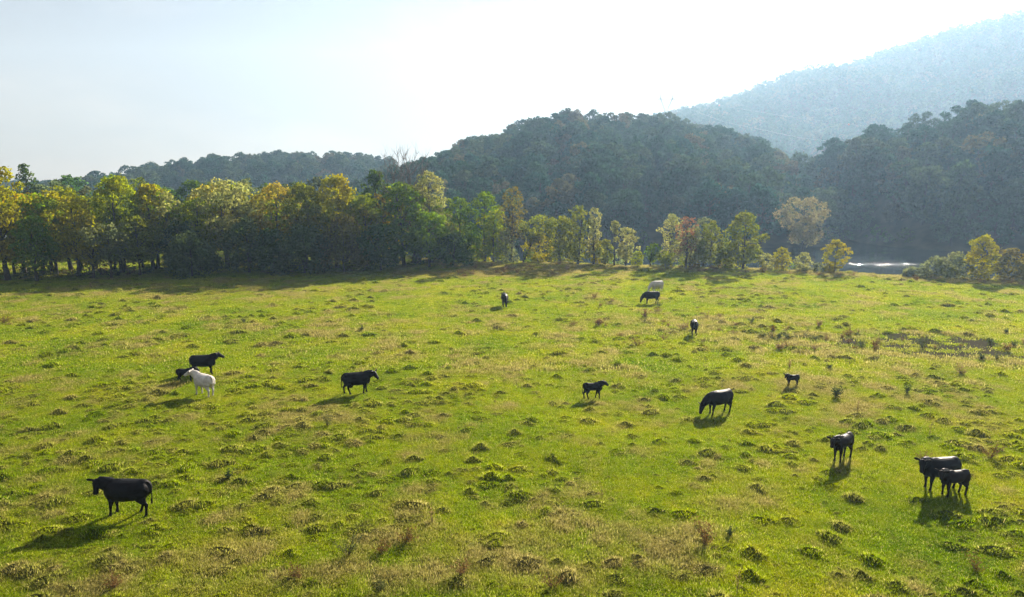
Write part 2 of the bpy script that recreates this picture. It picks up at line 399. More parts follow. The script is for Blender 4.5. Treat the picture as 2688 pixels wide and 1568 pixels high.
PROF = {  # crown half-width at height fraction 0..1 of the crown
  'round': ([0, .15, .4, .65, .85, 1], [.35, .75, 1, .95, .68, .2]),
  'dome':  ([0, .2, .5, .8, 1], [.8, 1, .95, .65, .2]),
  'column': ([0, .2, .5, .8, 1], [.8, .95, .9, .8, .4]),
  'spread': ([0, .25, .6, .85, 1], [.3, .6, 1, .9, .35]),
  'vine': ([0, .15, .4, .7, .9, 1], [1, .9, .75, .85, .75, .3]),
  'willow': ([0, .2, .5, .8, 1], [1, 1, .92, .7, .25]),
}
def build_tree(H, Rd, kind='round', base=.2, leaf=.28, dens=1.0, lobes=None, lean=(0, 0), bare=False, nleaf=None, limbs=True):
    """returns crown Bag and trunk Bag in local metres, trunk foot at the origin"""
    cr_, tr = Bag(), Bag()
    zb = base * H; Hc = H - zb
    px_, py_ = PROF[kind]
    lobes = lobes or int(26 + 16 * Hc / (2 * Rd + .1))
    # trunk
    k = 7; tz = np.linspace(0, .82 * H, k); wob = rng.normal(0, .03 * H, (k, 2)); wob[0] = 0; wob = np.cumsum(wob, 0) * .35
    tp = np.stack([lean[0] * tz / H + wob[:, 0], lean[1] * tz / H + wob[:, 1], tz], 1)
    r0 = max(.05, .021 * H); rr = np.linspace(r0, r0 * .22, k); rr[0] *= 1.35
    tp[0, 2] = -.25; v_, f_ = tube(tp, rr, 7); tr.add(v_, f_)
    def trunk_at(z): return np.array([np.interp(z, tz, tp[:, 0]), np.interp(z, tz, tp[:, 1]), z])
    C = []
    for i in range(lobes):
        t_ = (i + .5 + rng.uniform(-.4, .4)) / lobes
        t_ = t_ ** .9; w = np.interp(t_, px_, py_) * Rd * rng.uniform(.82, 1.12)
        an = i * 2.39996 + rng.uniform(-.5, .5); rad = w * math.sqrt(rng.uniform(.12, 1)) * .84
        c = np.array([math.cos(an) * rad, math.sin(an) * rad, zb + t_ * Hc * .95])
        c[:2] += np.array(lean) * (c[2] / H)
        lr = Rd * rng.uniform(.17, .33) * (1 - .25 * t_)
        C.append((c, lr))
    for i, (c, lr) in enumerate(C):
        n_ = int(dens * 9.5 * (lr / leaf) ** 2) if nleaf is None else nleaf
        n_ = max(n_, 8)
        d = rand_unit(n_); d[:, 2] = np.where((d[:, 2] < -.2) & (rng.random(n_) < .6), -d[:, 2], d[:, 2])
        rr_ = lr * rng.uniform(.45, 1.0, n_) ** .6 * (1 + .35 * (rng.random(n_) < .12))
        p_ = c + d * rr_[:, None] * np.array([1, 1, .72])
        if kind in ('willow', 'vine'): p_[:, 2] -= rng.random(n_) ** 2 * lr * 1.1
        p_[:, 2] = np.maximum(p_[:, 2], .1)
        if not bare:
            v_, f_, a_ = leaf_cards(p_, leaf, d, .5); cr_.add(v_, f_, a_)
        if limbs and (i % 2 == 0 or bare):
            z0 = max(.18 * H, c[2] - rng.uniform(.5, 1.3) * np.linalg.norm(c[:2] - trunk_at(c[2])[:2]) - .04 * H)
            z0 = min(z0, .8 * H); s_ = trunk_at(z0); mid = (s_ + c) / 2 + rng.normal(0, .03 * H, 3) + np.array([0, 0, .02 * H])
            ra = r0 * rng.uniform(.22, .42) * (1 - .5 * z0 / H)
            v_, f_ = tube([s_, mid, c + np.array([0, 0, lr * .2])], [ra, ra * .65, ra * .2], 5); tr.add(v_, f_)
            if bare:
                for _ in range(7):
                    e_ = c + rand_unit(1)[0] * np.array([.5, .5, .4]) * Rd * .55 + np.array([0, 0, .07 * H])
                    m_ = (mid + c) / 2 if rng.random() < .5 else c
                    v_, f_ = tube([m_, (m_ + e_) / 2 + rng.normal(0, .1, 3), e_], [ra * .35, ra * .25, ra * .12], 4); tr.add(v_, f_)
    return cr_, tr

def place_tree(x, y, H, Rd, kind, color, label, group=None, name="tree", cat="tree", z=None, leafmat=None, barkmat=None, rz=None, **kw):
    c_, t_ = build_tree(H, Rd, kind, **kw)
    root = empty(name, (x, y, float(ground_z(x, y)) if z is None else z), rng.uniform(0, 6.28) if rz is None else rz)
    tag(root, label, cat, group)
    if c_.n:
        o = mesh_obj("crown" if cat != 'shrub' else "foliage", c_.mesh("crown", [leafmat or M_LEAF]), root); o.color = (*color, 1)
    mesh_obj("trunk" if cat != 'shrub' else "stems", t_.mesh("trunk", [barkmat or M_BARK], True), root)
    return root

COLS = dict(
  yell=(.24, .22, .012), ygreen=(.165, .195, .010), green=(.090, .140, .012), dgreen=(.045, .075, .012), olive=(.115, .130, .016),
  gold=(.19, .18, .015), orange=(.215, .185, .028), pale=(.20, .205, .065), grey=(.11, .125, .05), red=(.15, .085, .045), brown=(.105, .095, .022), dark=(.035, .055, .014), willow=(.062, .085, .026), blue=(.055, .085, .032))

# ---- the tree line along the left edge of the pasture
LINE = [(0, 750), (190, 736), (590, 716), (1070, 706), (1250, 692), (1340, 690)]
def line_v(u): return float(np.interp(u, [p[0] for p in LINE], [p[1] for p in LINE]))
def spot(u, dy):
    Y = g(u, line_v(u))[1] + dy; x, f, w = ray(u, 600); return (u - CX) / FPX * (Y * math.cos(PITCH) + CAM_H * math.sin(PITCH)), Y
TL = [ # u, top v, half width px, depth offset, kind, colour, base, dens, label
 (22, 432, 74, 2, 'round', 'gold', .18, .8, 'tall golden olive tree at the left edge of the photo'),
 (98, 566, 52, -1, 'column', 'green', .22, 1, 'shorter green tree just right of the tall golden tree at the left edge'),
 (150, 520, 62, 5, 'round', 'ygreen', .2, .9, 'rounded yellow green tree standing second behind the left end of the tree line'),
 (205, 508, 52, 1, 'column', 'yell', .2, .8, 'narrow bright yellow tree with a thin dark trunk in the left tree line'),
 (245, 560, 46, -1, 'round', 'gold', .25, .8, 'small golden tree with scattered leaves left of the tallest yellow green tree'),
 (322, 462, 78, 4, 'round', 'ygreen', .25, 1, 'tallest bright yellow green tree in the left third of the tree line'),
 (292, 585, 60, -2, 'spread', 'grey', .3, .5, 'thin grey brown half bare tree in front of the tallest yellow green tree'),
 (405, 480, 56, 5, 'dome', 'yell', .3, 1, 'round headed yellow tree just right of the tallest yellow green tree'),
 (368, 566, 58, 0, 'round', 'olive', .22, .8, 'olive tree with orange tinted leaves below the round yellow tree'),
 (452, 505, 48, 4, 'round', 'pale', .25, .7, 'pale olive tree between the round yellow tree and a dark tree'),
 (478, 575, 42, -1, 'column', 'dark', .2, 1, 'dark narrow tree in front of the pale olive tree'),
 (530, 520, 56, 2, 'spread', 'ygreen', .25, .75, 'crooked yellow green tree with a leaning dark trunk'),
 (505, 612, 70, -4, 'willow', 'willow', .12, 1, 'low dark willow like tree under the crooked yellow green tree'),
 (598, 472, 86, 3, 'round', 'pale', .28, .65, 'large pale yellow sparse tree with visible grey trunk'),
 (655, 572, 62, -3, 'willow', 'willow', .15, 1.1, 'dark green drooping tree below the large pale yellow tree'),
 (655, 500, 46, 7, 'round', 'gold', .3, .8, 'gold tipped tree behind and right of the large pale yellow tree'),
 (735, 482, 70, 4, 'round', 'orange', .25, .75, 'orange tinted tree with a feathery top near the middle of the tree line'),
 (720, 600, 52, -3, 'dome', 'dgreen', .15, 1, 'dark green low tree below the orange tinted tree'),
 (808, 478, 72, 1, 'dome', 'olive', .2, 1, 'broad olive tree right of the orange tinted tree'),
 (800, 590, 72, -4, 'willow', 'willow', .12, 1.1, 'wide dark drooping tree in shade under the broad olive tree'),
 (885, 458, 80, 2, 'dome', 'gold', .2, 1, 'broad gold and olive tree whose rounded top stands above its neighbours'),
 (905, 566, 70, -3, 'willow', 'brown', .15, .9, 'brownish drooping tree in front of the broad gold and olive tree'),
 (992, 442, 44, 9, 'dome', 'dgreen', .4, 1.2, 'dark green dome shaped tree top beside the two bare trees'),
 (962, 505, 58, 3, 'round', 'ygreen', .22, .9, 'yellow green tree left of the first bare tree'),
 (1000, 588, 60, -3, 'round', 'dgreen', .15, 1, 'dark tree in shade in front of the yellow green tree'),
 (1062, 478, 60, 2, 'column', 'green', .2, 1, 'bright green tree with a knobbly outline below the bare trees'),
 (1132, 446, 52, 4, 'column', 'pale', .25, .8, 'pale green spiky topped tree right of the bare trees'),
 (1128, 555, 62, -2, 'round', 'green', .2, 1, 'rounded green tree in front of the pale spiky topped tree'),
 (1205, 470, 46, 3, 'column', 'green', .2, 1, 'upright green tree between the spiky tree and the big bright green tree'),
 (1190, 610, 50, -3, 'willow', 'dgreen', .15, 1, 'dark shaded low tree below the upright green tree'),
 (1272, 466, 52, 2, 'round', 'green', .2, 1, 'tall bright green tree near the right end of the dense tree line'),
 (1296, 545, 42, -1, 'vine', 'ygreen', .12, 1, 'bright yellow green leafy tree hanging over the right end of the dense tree line'),
]
for (u, tv, hw, dy, kind, colk, base, dens, lab) in TL:
    X, Y = spot(u, dy + 2); H = at(u, tv, Y)[1]; Rr = hw / FPX * Y * 1.2
    place_tree(X, Y, H, Rr, kind, COLS[colk], lab, "trees of the dense line on the left", name="broadleaf_tree", base=base, dens=dens * 1.15)
for (u, tv, hw, dy, lab) in [(1040, 396, 62, 8, 'left of two tall bare grey trees rising above the tree line'), (1088, 392, 68, 7, 'right of two tall bare grey trees rising above the tree line')]:
    X, Y = spot(u, dy); H = at(u, tv, Y)[1]
    place_tree(X, Y, H, hw / FPX * Y, 'spread', COLS['grey'], lab, "bare trees", name="bare_tree", base=.5, bare=True, barkmat=M_PALEBARK, lobes=22)

# isolated trees and shrubs along the river bank on the right
BANK = [ # u, base v, top v, half width, kind, colour, base, dens, lean px, label, category
 (1345, 690, 484, 44, 'column', 'brown', .3, .55, 0, 'tall rusty olive tree with reddish vine on its trunk', 'tree'),
 (1372, 690, 566, 60, 'spread', 'olive', .45, .6, 55, 'tree on a long trunk leaning to the right over a yellow bush', 'tree'),
 (1325, 690, 600, 42, 'willow', 'grey', .05, .7, 0, 'greyish silver bush beside the leaning trunk', 'shrub'),
 (1412, 690, 606, 40, 'round', 'yell', .1, 1, 0, 'small yellow green tree below the leaning trunk', 'tree'),
 (1470, 694, 566, 52, 'vine', 'olive', .12, 1, 0, 'dark olive vine covered tree left of the two headed tree', 'tree'),
 (1516, 696, 534, 36, 'vine', 'olive', .1, 1.1, 0, 'tall vine draped tree forming the left head of a pair', 'tree'),
 (1558, 695, 538, 26, 'vine', 'pale', .1, 1.1, 0, 'tall pale vine draped column forming the right head of a pair', 'tree'),
 (1566, 693, 618, 26, 'round', 'yell', .1, .9, 0, 'yellow sapling at the foot of the pale vine draped column', 'tree'),
 (1588, 698, 628, 30, 'round', 'olive', .1, 1, 0, 'small round olive tree left of the thin red trunk', 'tree'),
 (1612, 700, 580, 15, 'spread', 'pale', .72, .9, 0, 'thin tree with a bare red trunk and tiny tuft on top', 'tree'),
 (1642, 700, 596, 36, 'round', 'pale', .15, 1, 0, 'pale yellow round tree right of the thin red trunk', 'tree'),
 (1672, 702, 660, 22, 'round', 'ygreen', 0.05, .9, 0, 'low yellow green bush at the foot of the pale round tree', 'shrub'),
 (1706, 702, 640, 26, 'spread', 'green', .3, 1, 8, 'small dark green tree with a bent trunk', 'tree'),
 (1748, 706, 662, 32, 'spread', 'ygreen', .3, .7, -6, 'low spreading sapling with an arching branch', 'tree'),
 (1762, 696, 530, 44, 'round', 'pale', .25, .8, 0, 'tall pale airy tree behind the red leaved tree', 'tree'),
 (1800, 706, 566, 36, 'column', 'red', .3, .5, 0, 'tree hung with red leaves in front of the pale airy tree', 'tree'),
 (1812, 704, 596, 44, 'round', 'pale', .12, .8, 0, 'pale yellow tree wrapped round the red leaved tree', 'tree'),
 (1842, 698, 536, 46, 'round', 'grey', .25, .9, 0, 'grey green airy tree behind the dark olive tree', 'tree'),
 (1868, 707, 582, 42, 'column', 'olive', .1, 1.1, -6, 'dense dark olive tree left of the largest bank tree', 'tree'),
 (1950, 708, 556, 62, 'round', 'olive', .12, 1.1, 0, 'largest round olive tree on the river bank', 'tree'),
 (1902, 706, 650, 30, 'round', 'ygreen', .05, 1, 0, 'low yellow green bush under the left side of the largest bank tree', 'shrub'),
 (2012, 710, 662, 26, 'round', 'pale', .05, .9, 0, 'low pale bush right of the largest bank tree', 'shrub'),
 (2052, 712, 648, 27, 'round', 'gold', .05, 1, 0, 'rounded gold tinted bush, taller of a pair by the river', 'shrub'),
 (2106, 714, 660, 24, 'round', 'pale', .05, 1, 0, 'rounded pale bush, shorter of a pair by the river', 'shrub'),
 (2146, 716, 690, 20, 'round', 'grey', .0, .8, 0, 'knee high grey green bush left of the lone yellow tree', 'shrub'),
 (2190, 718, 626, 36, 'round', 'gold', .12, 1, 0, 'lone small yellow tree in front of the glittering river', 'tree'),
 (2176, 717, 690, 16, 'round', 'gold', .0, .9, 0, 'tiny yellow bush at the foot of the lone yellow tree', 'shrub'),
 (2398, 729, 704, 40, 'dome', 'grey', .0, .8, 0, 'low grey bush at the left of the right hand tree clump', 'shrub'),
 (2452, 731, 672, 42, 'willow', 'grey', .08, .9, 0, 'grey green willowy tree left in the right hand clump', 'tree'),
 (2504, 731, 656, 46, 'willow', 'grey', .08, .9, 0, 'larger grey green willowy tree beside the orange topped tree', 'tree'),
 (2572, 733, 608, 54, 'round', 'gold', .1, 1, 0, 'orange topped tree, tallest in the right hand clump', 'tree'),
 (2645, 735, 640, 42, 'round', 'brown', .1, 1, 0, 'rusty tree right of the tallest tree in the right hand clump', 'tree'),
 (2700, 737, 652, 40, 'round', 'brown', .1, 1, 0, 'rusty tree cut by the right edge of the photo', 'tree'),
]
for (u, bv, tv, hw, kind, colk, base, dens, lean, lab, cat) in BANK:
    X, Y = g(u, bv); H = at(u, tv, Y)[1]; Rr = hw / FPX * Y * 1.05
    kw = dict(base=base, dens=dens, leaf=.22 if H < 7 else .26)
    place_tree(X, Y, H, Rr, kind, COLS[colk], lab, "trees and bushes along the river bank", name="bank_tree" if cat == 'tree' else 'bank_shrub', cat=cat, lean=(lean / FPX * Y, 0), rz=0 if lean else None, **kw)
X, Y = at(2105, 668, 166)[0], 166
place_tree(X, Y, at(2105, 520, 166)[1] + 3.2, 75 / FPX * 170, 'spread', (.15, .135, .06), 'big pale topped tree across the river, left of the glittering water', name='broadleaf_tree', base=.15, dens=.9, z=-3.2, leaf=.34)

# shrubs in the shade at the foot of the tree line (shared meshes)
SH = []
for k in range(4):
    c_, t_ = build_tree(2.0, 1.5, 'dome', base=.02, leaf=.2, dens=.75, lobes=16)
    SH.append((c_.mesh("foliage", [M_LEAF]), t_.mesh("stems", [M_BARK], True)))
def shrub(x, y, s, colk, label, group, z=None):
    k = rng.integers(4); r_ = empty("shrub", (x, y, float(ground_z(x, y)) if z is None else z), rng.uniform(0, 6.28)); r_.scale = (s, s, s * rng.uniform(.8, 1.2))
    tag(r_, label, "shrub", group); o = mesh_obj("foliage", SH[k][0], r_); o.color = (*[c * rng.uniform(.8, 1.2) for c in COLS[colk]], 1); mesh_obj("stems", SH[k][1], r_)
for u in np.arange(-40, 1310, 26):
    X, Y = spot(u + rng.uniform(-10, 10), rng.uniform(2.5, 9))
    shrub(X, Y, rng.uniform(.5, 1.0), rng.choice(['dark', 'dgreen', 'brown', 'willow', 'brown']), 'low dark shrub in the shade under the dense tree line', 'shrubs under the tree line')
# trees seen in and above the line, farther back across the small meadow
BK = []
for k in range(5):
    H_ = 12.0; c_, t_ = build_tree(H_, 4.6, ['round', 'dome', 'column', 'round', 'spread'][k], base=.18, leaf=.36, dens=.8)
    BK.append((c_.mesh("crown", [M_LEAF]), t_.mesh("trunk", [M_BARK], True)))
def back_tree(X, Y, H, colk, label, group):
    k = rng.integers(5); r_ = empty("broadleaf_tree", (X, Y, float(ground_z(X, Y))), rng.uniform(0, 6.28)); r_.scale = (H / 12 * rng.uniform(.85, 1.15),) * 2 + (H / 12,)
    tag(r_, label, "tree", group); o = mesh_obj("crown", BK[k][0], r_); o.color = (*[c * rng.uniform(.8, 1.15) for c in COLS[colk]], 1); mesh_obj("trunk", BK[k][1], r_)
X, Y = at(66, 470, 128)[0], 128
place_tree(X, Y, at(66, 424, Y)[1], 40 / FPX * Y, 'dome', COLS['dgreen'], 'dark round headed tree standing above the left end of the tree line', name='broadleaf_tree', base=.3, leaf=.32)
for u, tv in [(130, 462), (185, 466), (235, 480), (290, 468), (350, 470), (440, 476), (500, 470), (560, 484), (640, 474), (700, 470), (760, 476), (840, 470), (900, 478), (960, 460), (1030, 470), (1110, 470), (1180, 480), (1240, 500), (-30, 470), (40, 500)]:
    Y = rng.uniform(126, 144); X = at(u, tv, Y)[0]; H = at(u, tv, Y)[1]
    back_tree(X, Y, H + rng.uniform(-1, .8), rng.choice(['blue', 'olive', 'dgreen', 'grey', 'green']), 'green tree of the second row behind the dense tree line', 'second row of trees behind the meadow')
for i in range(34):   # fill trees standing within the depth of the line
    u = -10 + i * 38 + rng.uniform(-12, 12); X, Y = spot(u, rng.uniform(8, 12)); H = at(u, rng.uniform(482, 545), Y)[1]
    back_tree(X, Y, H, rng.choice(['olive', 'green', 'gold', 'ygreen', 'yell']), 'tree filling the middle depth of the dense tree line', 'trees filling the dense line')
for i in range(26):   # reeds/shrubs on the bank slope below the right trees
    u = rng.uniform(1360, 2120); X, Y = g(u, 700); Y = float(edge(X)) + rng.uniform(1, 6)
    shrub(X, Y, rng.uniform(.7, 1.3), rng.choice(['ygreen', 'pale', 'green', 'gold', 'olive']), 'yellow green scrub on the river bank behind the pasture edge', 'scrub on the river bank', z=float(ground_z(X, Y)))

for i in range(64):   # scrub on the far river bank
    X = rng.uniform(-20, 190); yy = np.arange(140, 260, 1.0); hz_ = hills(np.full(len(yy), X), yy); k_ = np.argmax(hz_ > WATER + .2)
    if hz_[k_] > WATER + .2: shrub(X, float(yy[k_]) + rng.uniform(0, 5), rng.uniform(1.1, 2.2), rng.choice(['blue', 'grey', 'willow', 'dgreen']), 'hazy scrub at the foot of the hill on the far river bank', 'scrub on the far river bank')
# ------------------------------------------------------------------ hillside woods
HT = []
for k in range(6):
    c_, t_ = build_tree(10.0, rng.uniform(4.2, 5.2), ['round', 'dome', 'round', 'spread', 'dome', 'column'][k], base=.1, leaf=.48, dens=1.5, lobes=30)
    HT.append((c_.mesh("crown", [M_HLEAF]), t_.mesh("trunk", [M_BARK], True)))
FT = []
for k in range(4):
    c_, t_ = build_tree(10.0, 5.6, ['round', 'dome', 'dome', 'spread'][k], base=.15, leaf=1.25, dens=.7, lobes=15, limbs=False)
    FT.append(c_)
pts = []
def scatter(x0, x1, y0, y1, s):
    gx, gy = np.meshgrid(np.arange(x0, x1, s), np.arange(y0, y1, s)); gx = gx + rng.uniform(-.42, .42, gx.shape) * s; gy = gy + rng.uniform(-.42, .42, gy.shape) * s
    gx, gy = gx.ravel(), gy.ravel(); z = ground_z(gx, gy)
    m = (z > WATER + .8) & (gy > edge(gx) + 20) & (np.abs(gx) < .95 * gy + 40)
    return np.stack([gx[m], gy[m], z[m]], 1)
near = np.concatenate([scatter(-90, 330, 160, 400, 7.4), scatter(-520, -90, 340, 560, 8.4)])
near = near[~((near[:, 1] > 300) & (near[:, 0] > 130))]
near = near[np.argsort(near[:, 1] + .0 * near[:, 0])]
# hidden ones behind the ridges are left out: keep a point if no hill ground in front stands well above the sight line
def seen(P, top, n_=26, clear=4.0):
    ok = np.ones(len(P), bool)
    for k in range(1, n_):
        t_ = k / n_; x_ = P[:, 0] * t_; y_ = P[:, 1] * t_; zl = CAM_H + (P[:, 2] + top - CAM_H) * t_
        ok &= ~((y_ > 150) & (hills(x_, y_) + clear > zl))
    return ok
near = near[seen(near, 11)]
far = scatter(-60, 1150, 430, 1000, 11); far = far[(far[:, 2] > 8)]; far = far[seen(far, 13)]
print("hill trees", len(near), "mountain trees", len(far))
infr = np.abs(near[:, 0] / near[:, 1]) < .80
cand = np.where(infr)[0]
single = cand[:190]; rest = np.setdiff1d(np.arange(len(near)), single)
hill_sources = []
for i in single:
    x, y, z = near[i]; k = int(rng.integers(6)); s = rng.uniform(.85, 1.5)
    r_ = empty("hillside_tree", (x, y, z), rng.uniform(0, 6.28)); r_.scale = (s * rng.uniform(.9, 1.15), s * rng.uniform(.9, 1.15), s)
    tag(r_, 'hazy green and brown tree low on the wooded hillside across the river', 'tree', 'trees low on the wooded hillside')
    c_ = mesh_obj("crown", HT[k][0], r_); mesh_obj("trunk", HT[k][1], r_)
    if len(hill_sources) <= k or True: hill_sources.append((k, c_))
SRC = [next(c for kk, c in hill_sources if kk == k) for k in range(6)]

def instancer(name, P, S, RZ, IDX, sources, extra=None, tilt=None):
    me = bpy.data.meshes.new(name); me.vertices.add(len(P)); me.vertices.foreach_set('co', np.asarray(P, dtype=np.float32).ravel())
    def vec(nm, a):
        t_ = me.attributes.new(nm, 'FLOAT_VECTOR', 'POINT'); t_.data.foreach_set('vector', np.asarray(a, dtype=np.float32).ravel())
    S = np.asarray(S); S = np.stack([S, S, S], 1) if S.ndim == 1 else S
    rot = np.zeros((len(P), 3)); rot[:, 2] = RZ
    if tilt is not None: rot[:, :2] = tilt
    vec('sc', S); vec('rot', rot)
    t_ = me.attributes.new('idx', 'INT', 'POINT'); t_.data.foreach_set('value', np.asarray(IDX, dtype=np.int32))
    for k_, a in (extra or {}).items():
        t_ = me.attributes.new(k_, 'FLOAT', 'POINT'); t_.data.foreach_set('value', np.asarray(a, dtype=np.float32))
    me.update()
    o = mesh_obj(name, me)
    ng = bpy.data.node_groups.new(name + "_scatter", 'GeometryNodeTree')
    ng.interface.new_socket("Geometry", in_out='INPUT', socket_type='NodeSocketGeometry')
    ng.interface.new_socket("Geometry", in_out='OUTPUT', socket_type='NodeSocketGeometry')
    n = ng.nodes; l = ng.links
    gi = n.new('NodeGroupInput'); go = n.new('NodeGroupOutput'); io = n.new('GeometryNodeInstanceOnPoints')
    j = n.new('GeometryNodeJoinGeometry')
    for s_ in sources:
        oi = n.new('GeometryNodeObjectInfo'); oi.inputs['Object'].default_value = s_; oi.inputs['As Instance'].default_value = True
        l.new(oi.outputs['Geometry'], j.inputs[0])
    def na(nm, ty):
        a = n.new('GeometryNodeInputNamedAttribute'); a.data_type = ty; a.inputs['Name'].default_value = nm
        return [s_ for s_ in a.outputs if s_.enabled and s_.name == 'Attribute'][0]
    l.new(gi.outputs[0], io.inputs['Points']); l.new(j.outputs[0], io.inputs['Instance']); io.inputs['Pick Instance'].default_value = True
    l.new(na('idx', 'INT'), io.inputs['Instance Index'])
    e2r = n.new('FunctionNodeEulerToRotation'); l.new(na('rot', 'FLOAT_VECTOR'), e2r.inputs[0]); l.new(e2r.outputs[0], io.inputs['Rotation'])
    l.new(na('sc', 'FLOAT_VECTOR'), io.inputs['Scale'])
    l.new(io.outputs[0], go.inputs[0])
    md = o.modifiers.new("scatter", 'NODES'); md.node_group = ng
    return o
P = near[rest]
S = rng.uniform(.8, 1.55, len(P)); S3 = np.stack([S * rng.uniform(.9, 1.2, len(P)), S * rng.uniform(.9, 1.2, len(P)), S], 1)
tag(instancer("hillside_forest", P, S3, rng.uniform(0, 6.28, len(P)), rng.integers(0, 6, len(P)), SRC), 'hazy blue green woods covering the lower hills across the river', 'forest', kind='stuff')
# mountain wood: a few crowns of its own shape stand as the first trees of that wood
msrc = []
mi = rng.choice(len(far), 4, replace=False)
for k in range(4):
    x, y, z = far[mi[k]]
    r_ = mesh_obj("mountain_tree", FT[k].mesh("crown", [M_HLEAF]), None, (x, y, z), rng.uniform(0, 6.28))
    tag(r_, 'faint hazy tree high on the big mountain slope', 'tree', 'trees on the mountain slope'); msrc.append(r_)
P = np.delete(far, mi, 0); S = rng.uniform(.9, 1.5, len(P))
tag(instancer("mountain_forest", P, S, rng.uniform(0, 6.28, len(P)), rng.integers(0, 4, len(P)), msrc), 'faint forest in glare on the big mountain slope at the right', 'forest', kind='stuff')

# ------------------------------------------------------------------ grass
def blades(n, rad, h, w, lean, gauss=True, tip=.0):
    r_ = (np.abs(rng.normal(0, .5, n)) if gauss else np.sqrt(rng.random(n))) * rad
    an = rng.uniform(0, 6.283, n); c = np.stack([np.cos(an) * r_, np.sin(an) * r_, np.zeros(n)], 1)
    hh = h * rng.uniform(.5, 1.25, n); la = an + rng.normal(0, 1.1, n); lm = lean * hh * rng.uniform(.2, 1.3, n)
    top = c + np.stack([np.cos(la) * lm, np.sin(la) * lm, hh], 1)
    mid = (c + top) / 2 + np.stack([np.cos(la), np.sin(la), np.zeros(n)], 1) * (-lm * .18)[:, None]; mid[:, 2] += hh * .1
    ba = rng.uniform(0, 6.283, n); b = np.stack([np.cos(ba), np.sin(ba), np.zeros(n)], 1) * (w * .5 * rng.uniform(.7, 1.3, n))[:, None]
    c[:, 2] -= .02
    v = np.stack([c - b, c + b, mid + b * .8, mid - b * .8, top], 1).reshape(-1, 3); i0 = np.arange(n) * 5
    return v, [np.stack([i0, i0 + 1, i0 + 2, i0 + 3], 1), np.stack([i0 + 3, i0 + 2, i0 + 4], 1)]
def grass_src(name, x, y, **kw):
    v, f = blades(**kw); me = make_mesh(name, v, f, [M_BLADE], {'lv': np.repeat(rng.random(len(v) // 5), 5)})
    o = mesh_obj(name, me, None, (x, y, float(field_z(x, y)))); o['dry'] = .2; o['mud'] = 0.0
    return o
GS = []
for k in range(3):
    o = grass_src("grass", *g(1000 + 300 * k, 1300), n=360, rad=.62, h=.075, w=.012, lean=.9); tag(o, 'short green pasture grass', 'grass', kind='stuff'); GS.append(o)
GF = []
for k in range(3):
    o = grass_src("grass", *g(1100 + 200 * k, 900), n=260, rad=.95, h=.085, w=.03, lean=.9); tag(o, 'short green pasture grass', 'grass', kind='stuff'); GF.append(o)
def points(n, y0, y1, mar=.82):
    # uniform over the visible fan of the pasture
    y = np.sqrt(rng.random(n) * (y1 ** 2 - y0 ** 2) + y0 ** 2); x = rng.uniform(-mar, mar, n) * 1.22 * (y + 8)
    m = y < edge(x) + 2; return x[m], y[m]
def field_attrs(x, y):
    m_ = mud_map(x, y); return {'dry': dry_map(x, y) * (1 - .7 * m_), 'mud': m_}
x, y = points(14500, 16, 46); a = field_attrs(x, y); keep = rng.random(len(x)) > a['mud'] * .93; x, y = x[keep], y[keep]; a = {k: v[keep] for k, v in a.items()}
P = np.stack([x, y, field_z(x, y)], 1); hs_ = .55 + 1.1 * fbm(x, y, 2.2, 2) + .7 * a['dry']
tag(instancer("grass", P, np.stack([np.ones(len(x)), np.ones(len(x)), hs_], 1), rng.uniform(0, 6.28, len(x)), rng.integers(0, 3, len(x)), GS, a), 'short green grass over the near part of the pasture', 'grass', kind='stuff')
x, y = points(31000, 42, 120, .86); a = field_attrs(x, y); keep = rng.random(len(x)) > a['mud'] * .93; x, y = x[keep], y[keep]; a = {k: v[keep] for k, v in a.items()}
P = np.stack([x, y, field_z(x, y)], 1); hs_ = .55 + 1.1 * fbm(x, y, 2.6, 2) + 1.2 * a['dry']
tag(instancer("grass", P, np.stack([np.ones(len(x)), np.ones(len(x)), hs_], 1), rng.uniform(0, 6.28, len(x)), rng.integers(0, 3, len(x)), GF, a), 'short green grass over the far part of the pasture', 'grass', kind='stuff')
# tussocks: an uneven turf mound carrying longer leaves
def tussock_mesh(k):
    seg, rings = 18, 6; ph = rng.uniform(0, 6.28, 4)
    V_ = []; 
    def hz(r_, an): return .17 * math.cos(min(r_, 1) * math.pi / 2) ** .8 * (1 + .25 * math.sin(3 * an + ph[0]) + .18 * math.sin(5 * an + ph[1]))
    def rr(an): return .42 * (1 + .22 * math.sin(2 * an + ph[2]) + .14 * math.sin(3 * an + ph[3]))
    for i in range(rings + 1):
        for j in range(seg):
            an = 6.2832 * j / seg; t_ = i / rings; R_ = rr(an) * t_
            V_.append((math.cos(an) * R_, math.sin(an) * R_, hz(t_, an) - .03))
    F_ = [(i * seg + j, (i + 1) * seg + j, (i + 1) * seg + (j + 1) % seg, i * seg + (j + 1) % seg) for i in range(rings) for j in range(seg)]
    n_ = 420; bv, bf = blades(n_, .44, .11, .014, .9, gauss=False)
    c_ = bv.reshape(n_, 5, 3); cc = c_[:, :2].mean(1)
    for i in range(n_):
        an = math.atan2(cc[i, 1], cc[i, 0]); t_ = math.hypot(cc[i, 0], cc[i, 1]) / rr(an); c_[i, :, 2] += hz(min(t_, 1), an) - .03
    bv = c_.reshape(-1, 3); nv = len(V_)
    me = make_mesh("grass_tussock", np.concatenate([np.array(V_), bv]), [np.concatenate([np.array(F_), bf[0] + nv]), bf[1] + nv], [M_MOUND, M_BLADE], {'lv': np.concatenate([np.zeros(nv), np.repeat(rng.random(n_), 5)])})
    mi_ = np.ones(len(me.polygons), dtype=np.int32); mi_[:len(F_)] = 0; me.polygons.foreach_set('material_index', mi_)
    return me
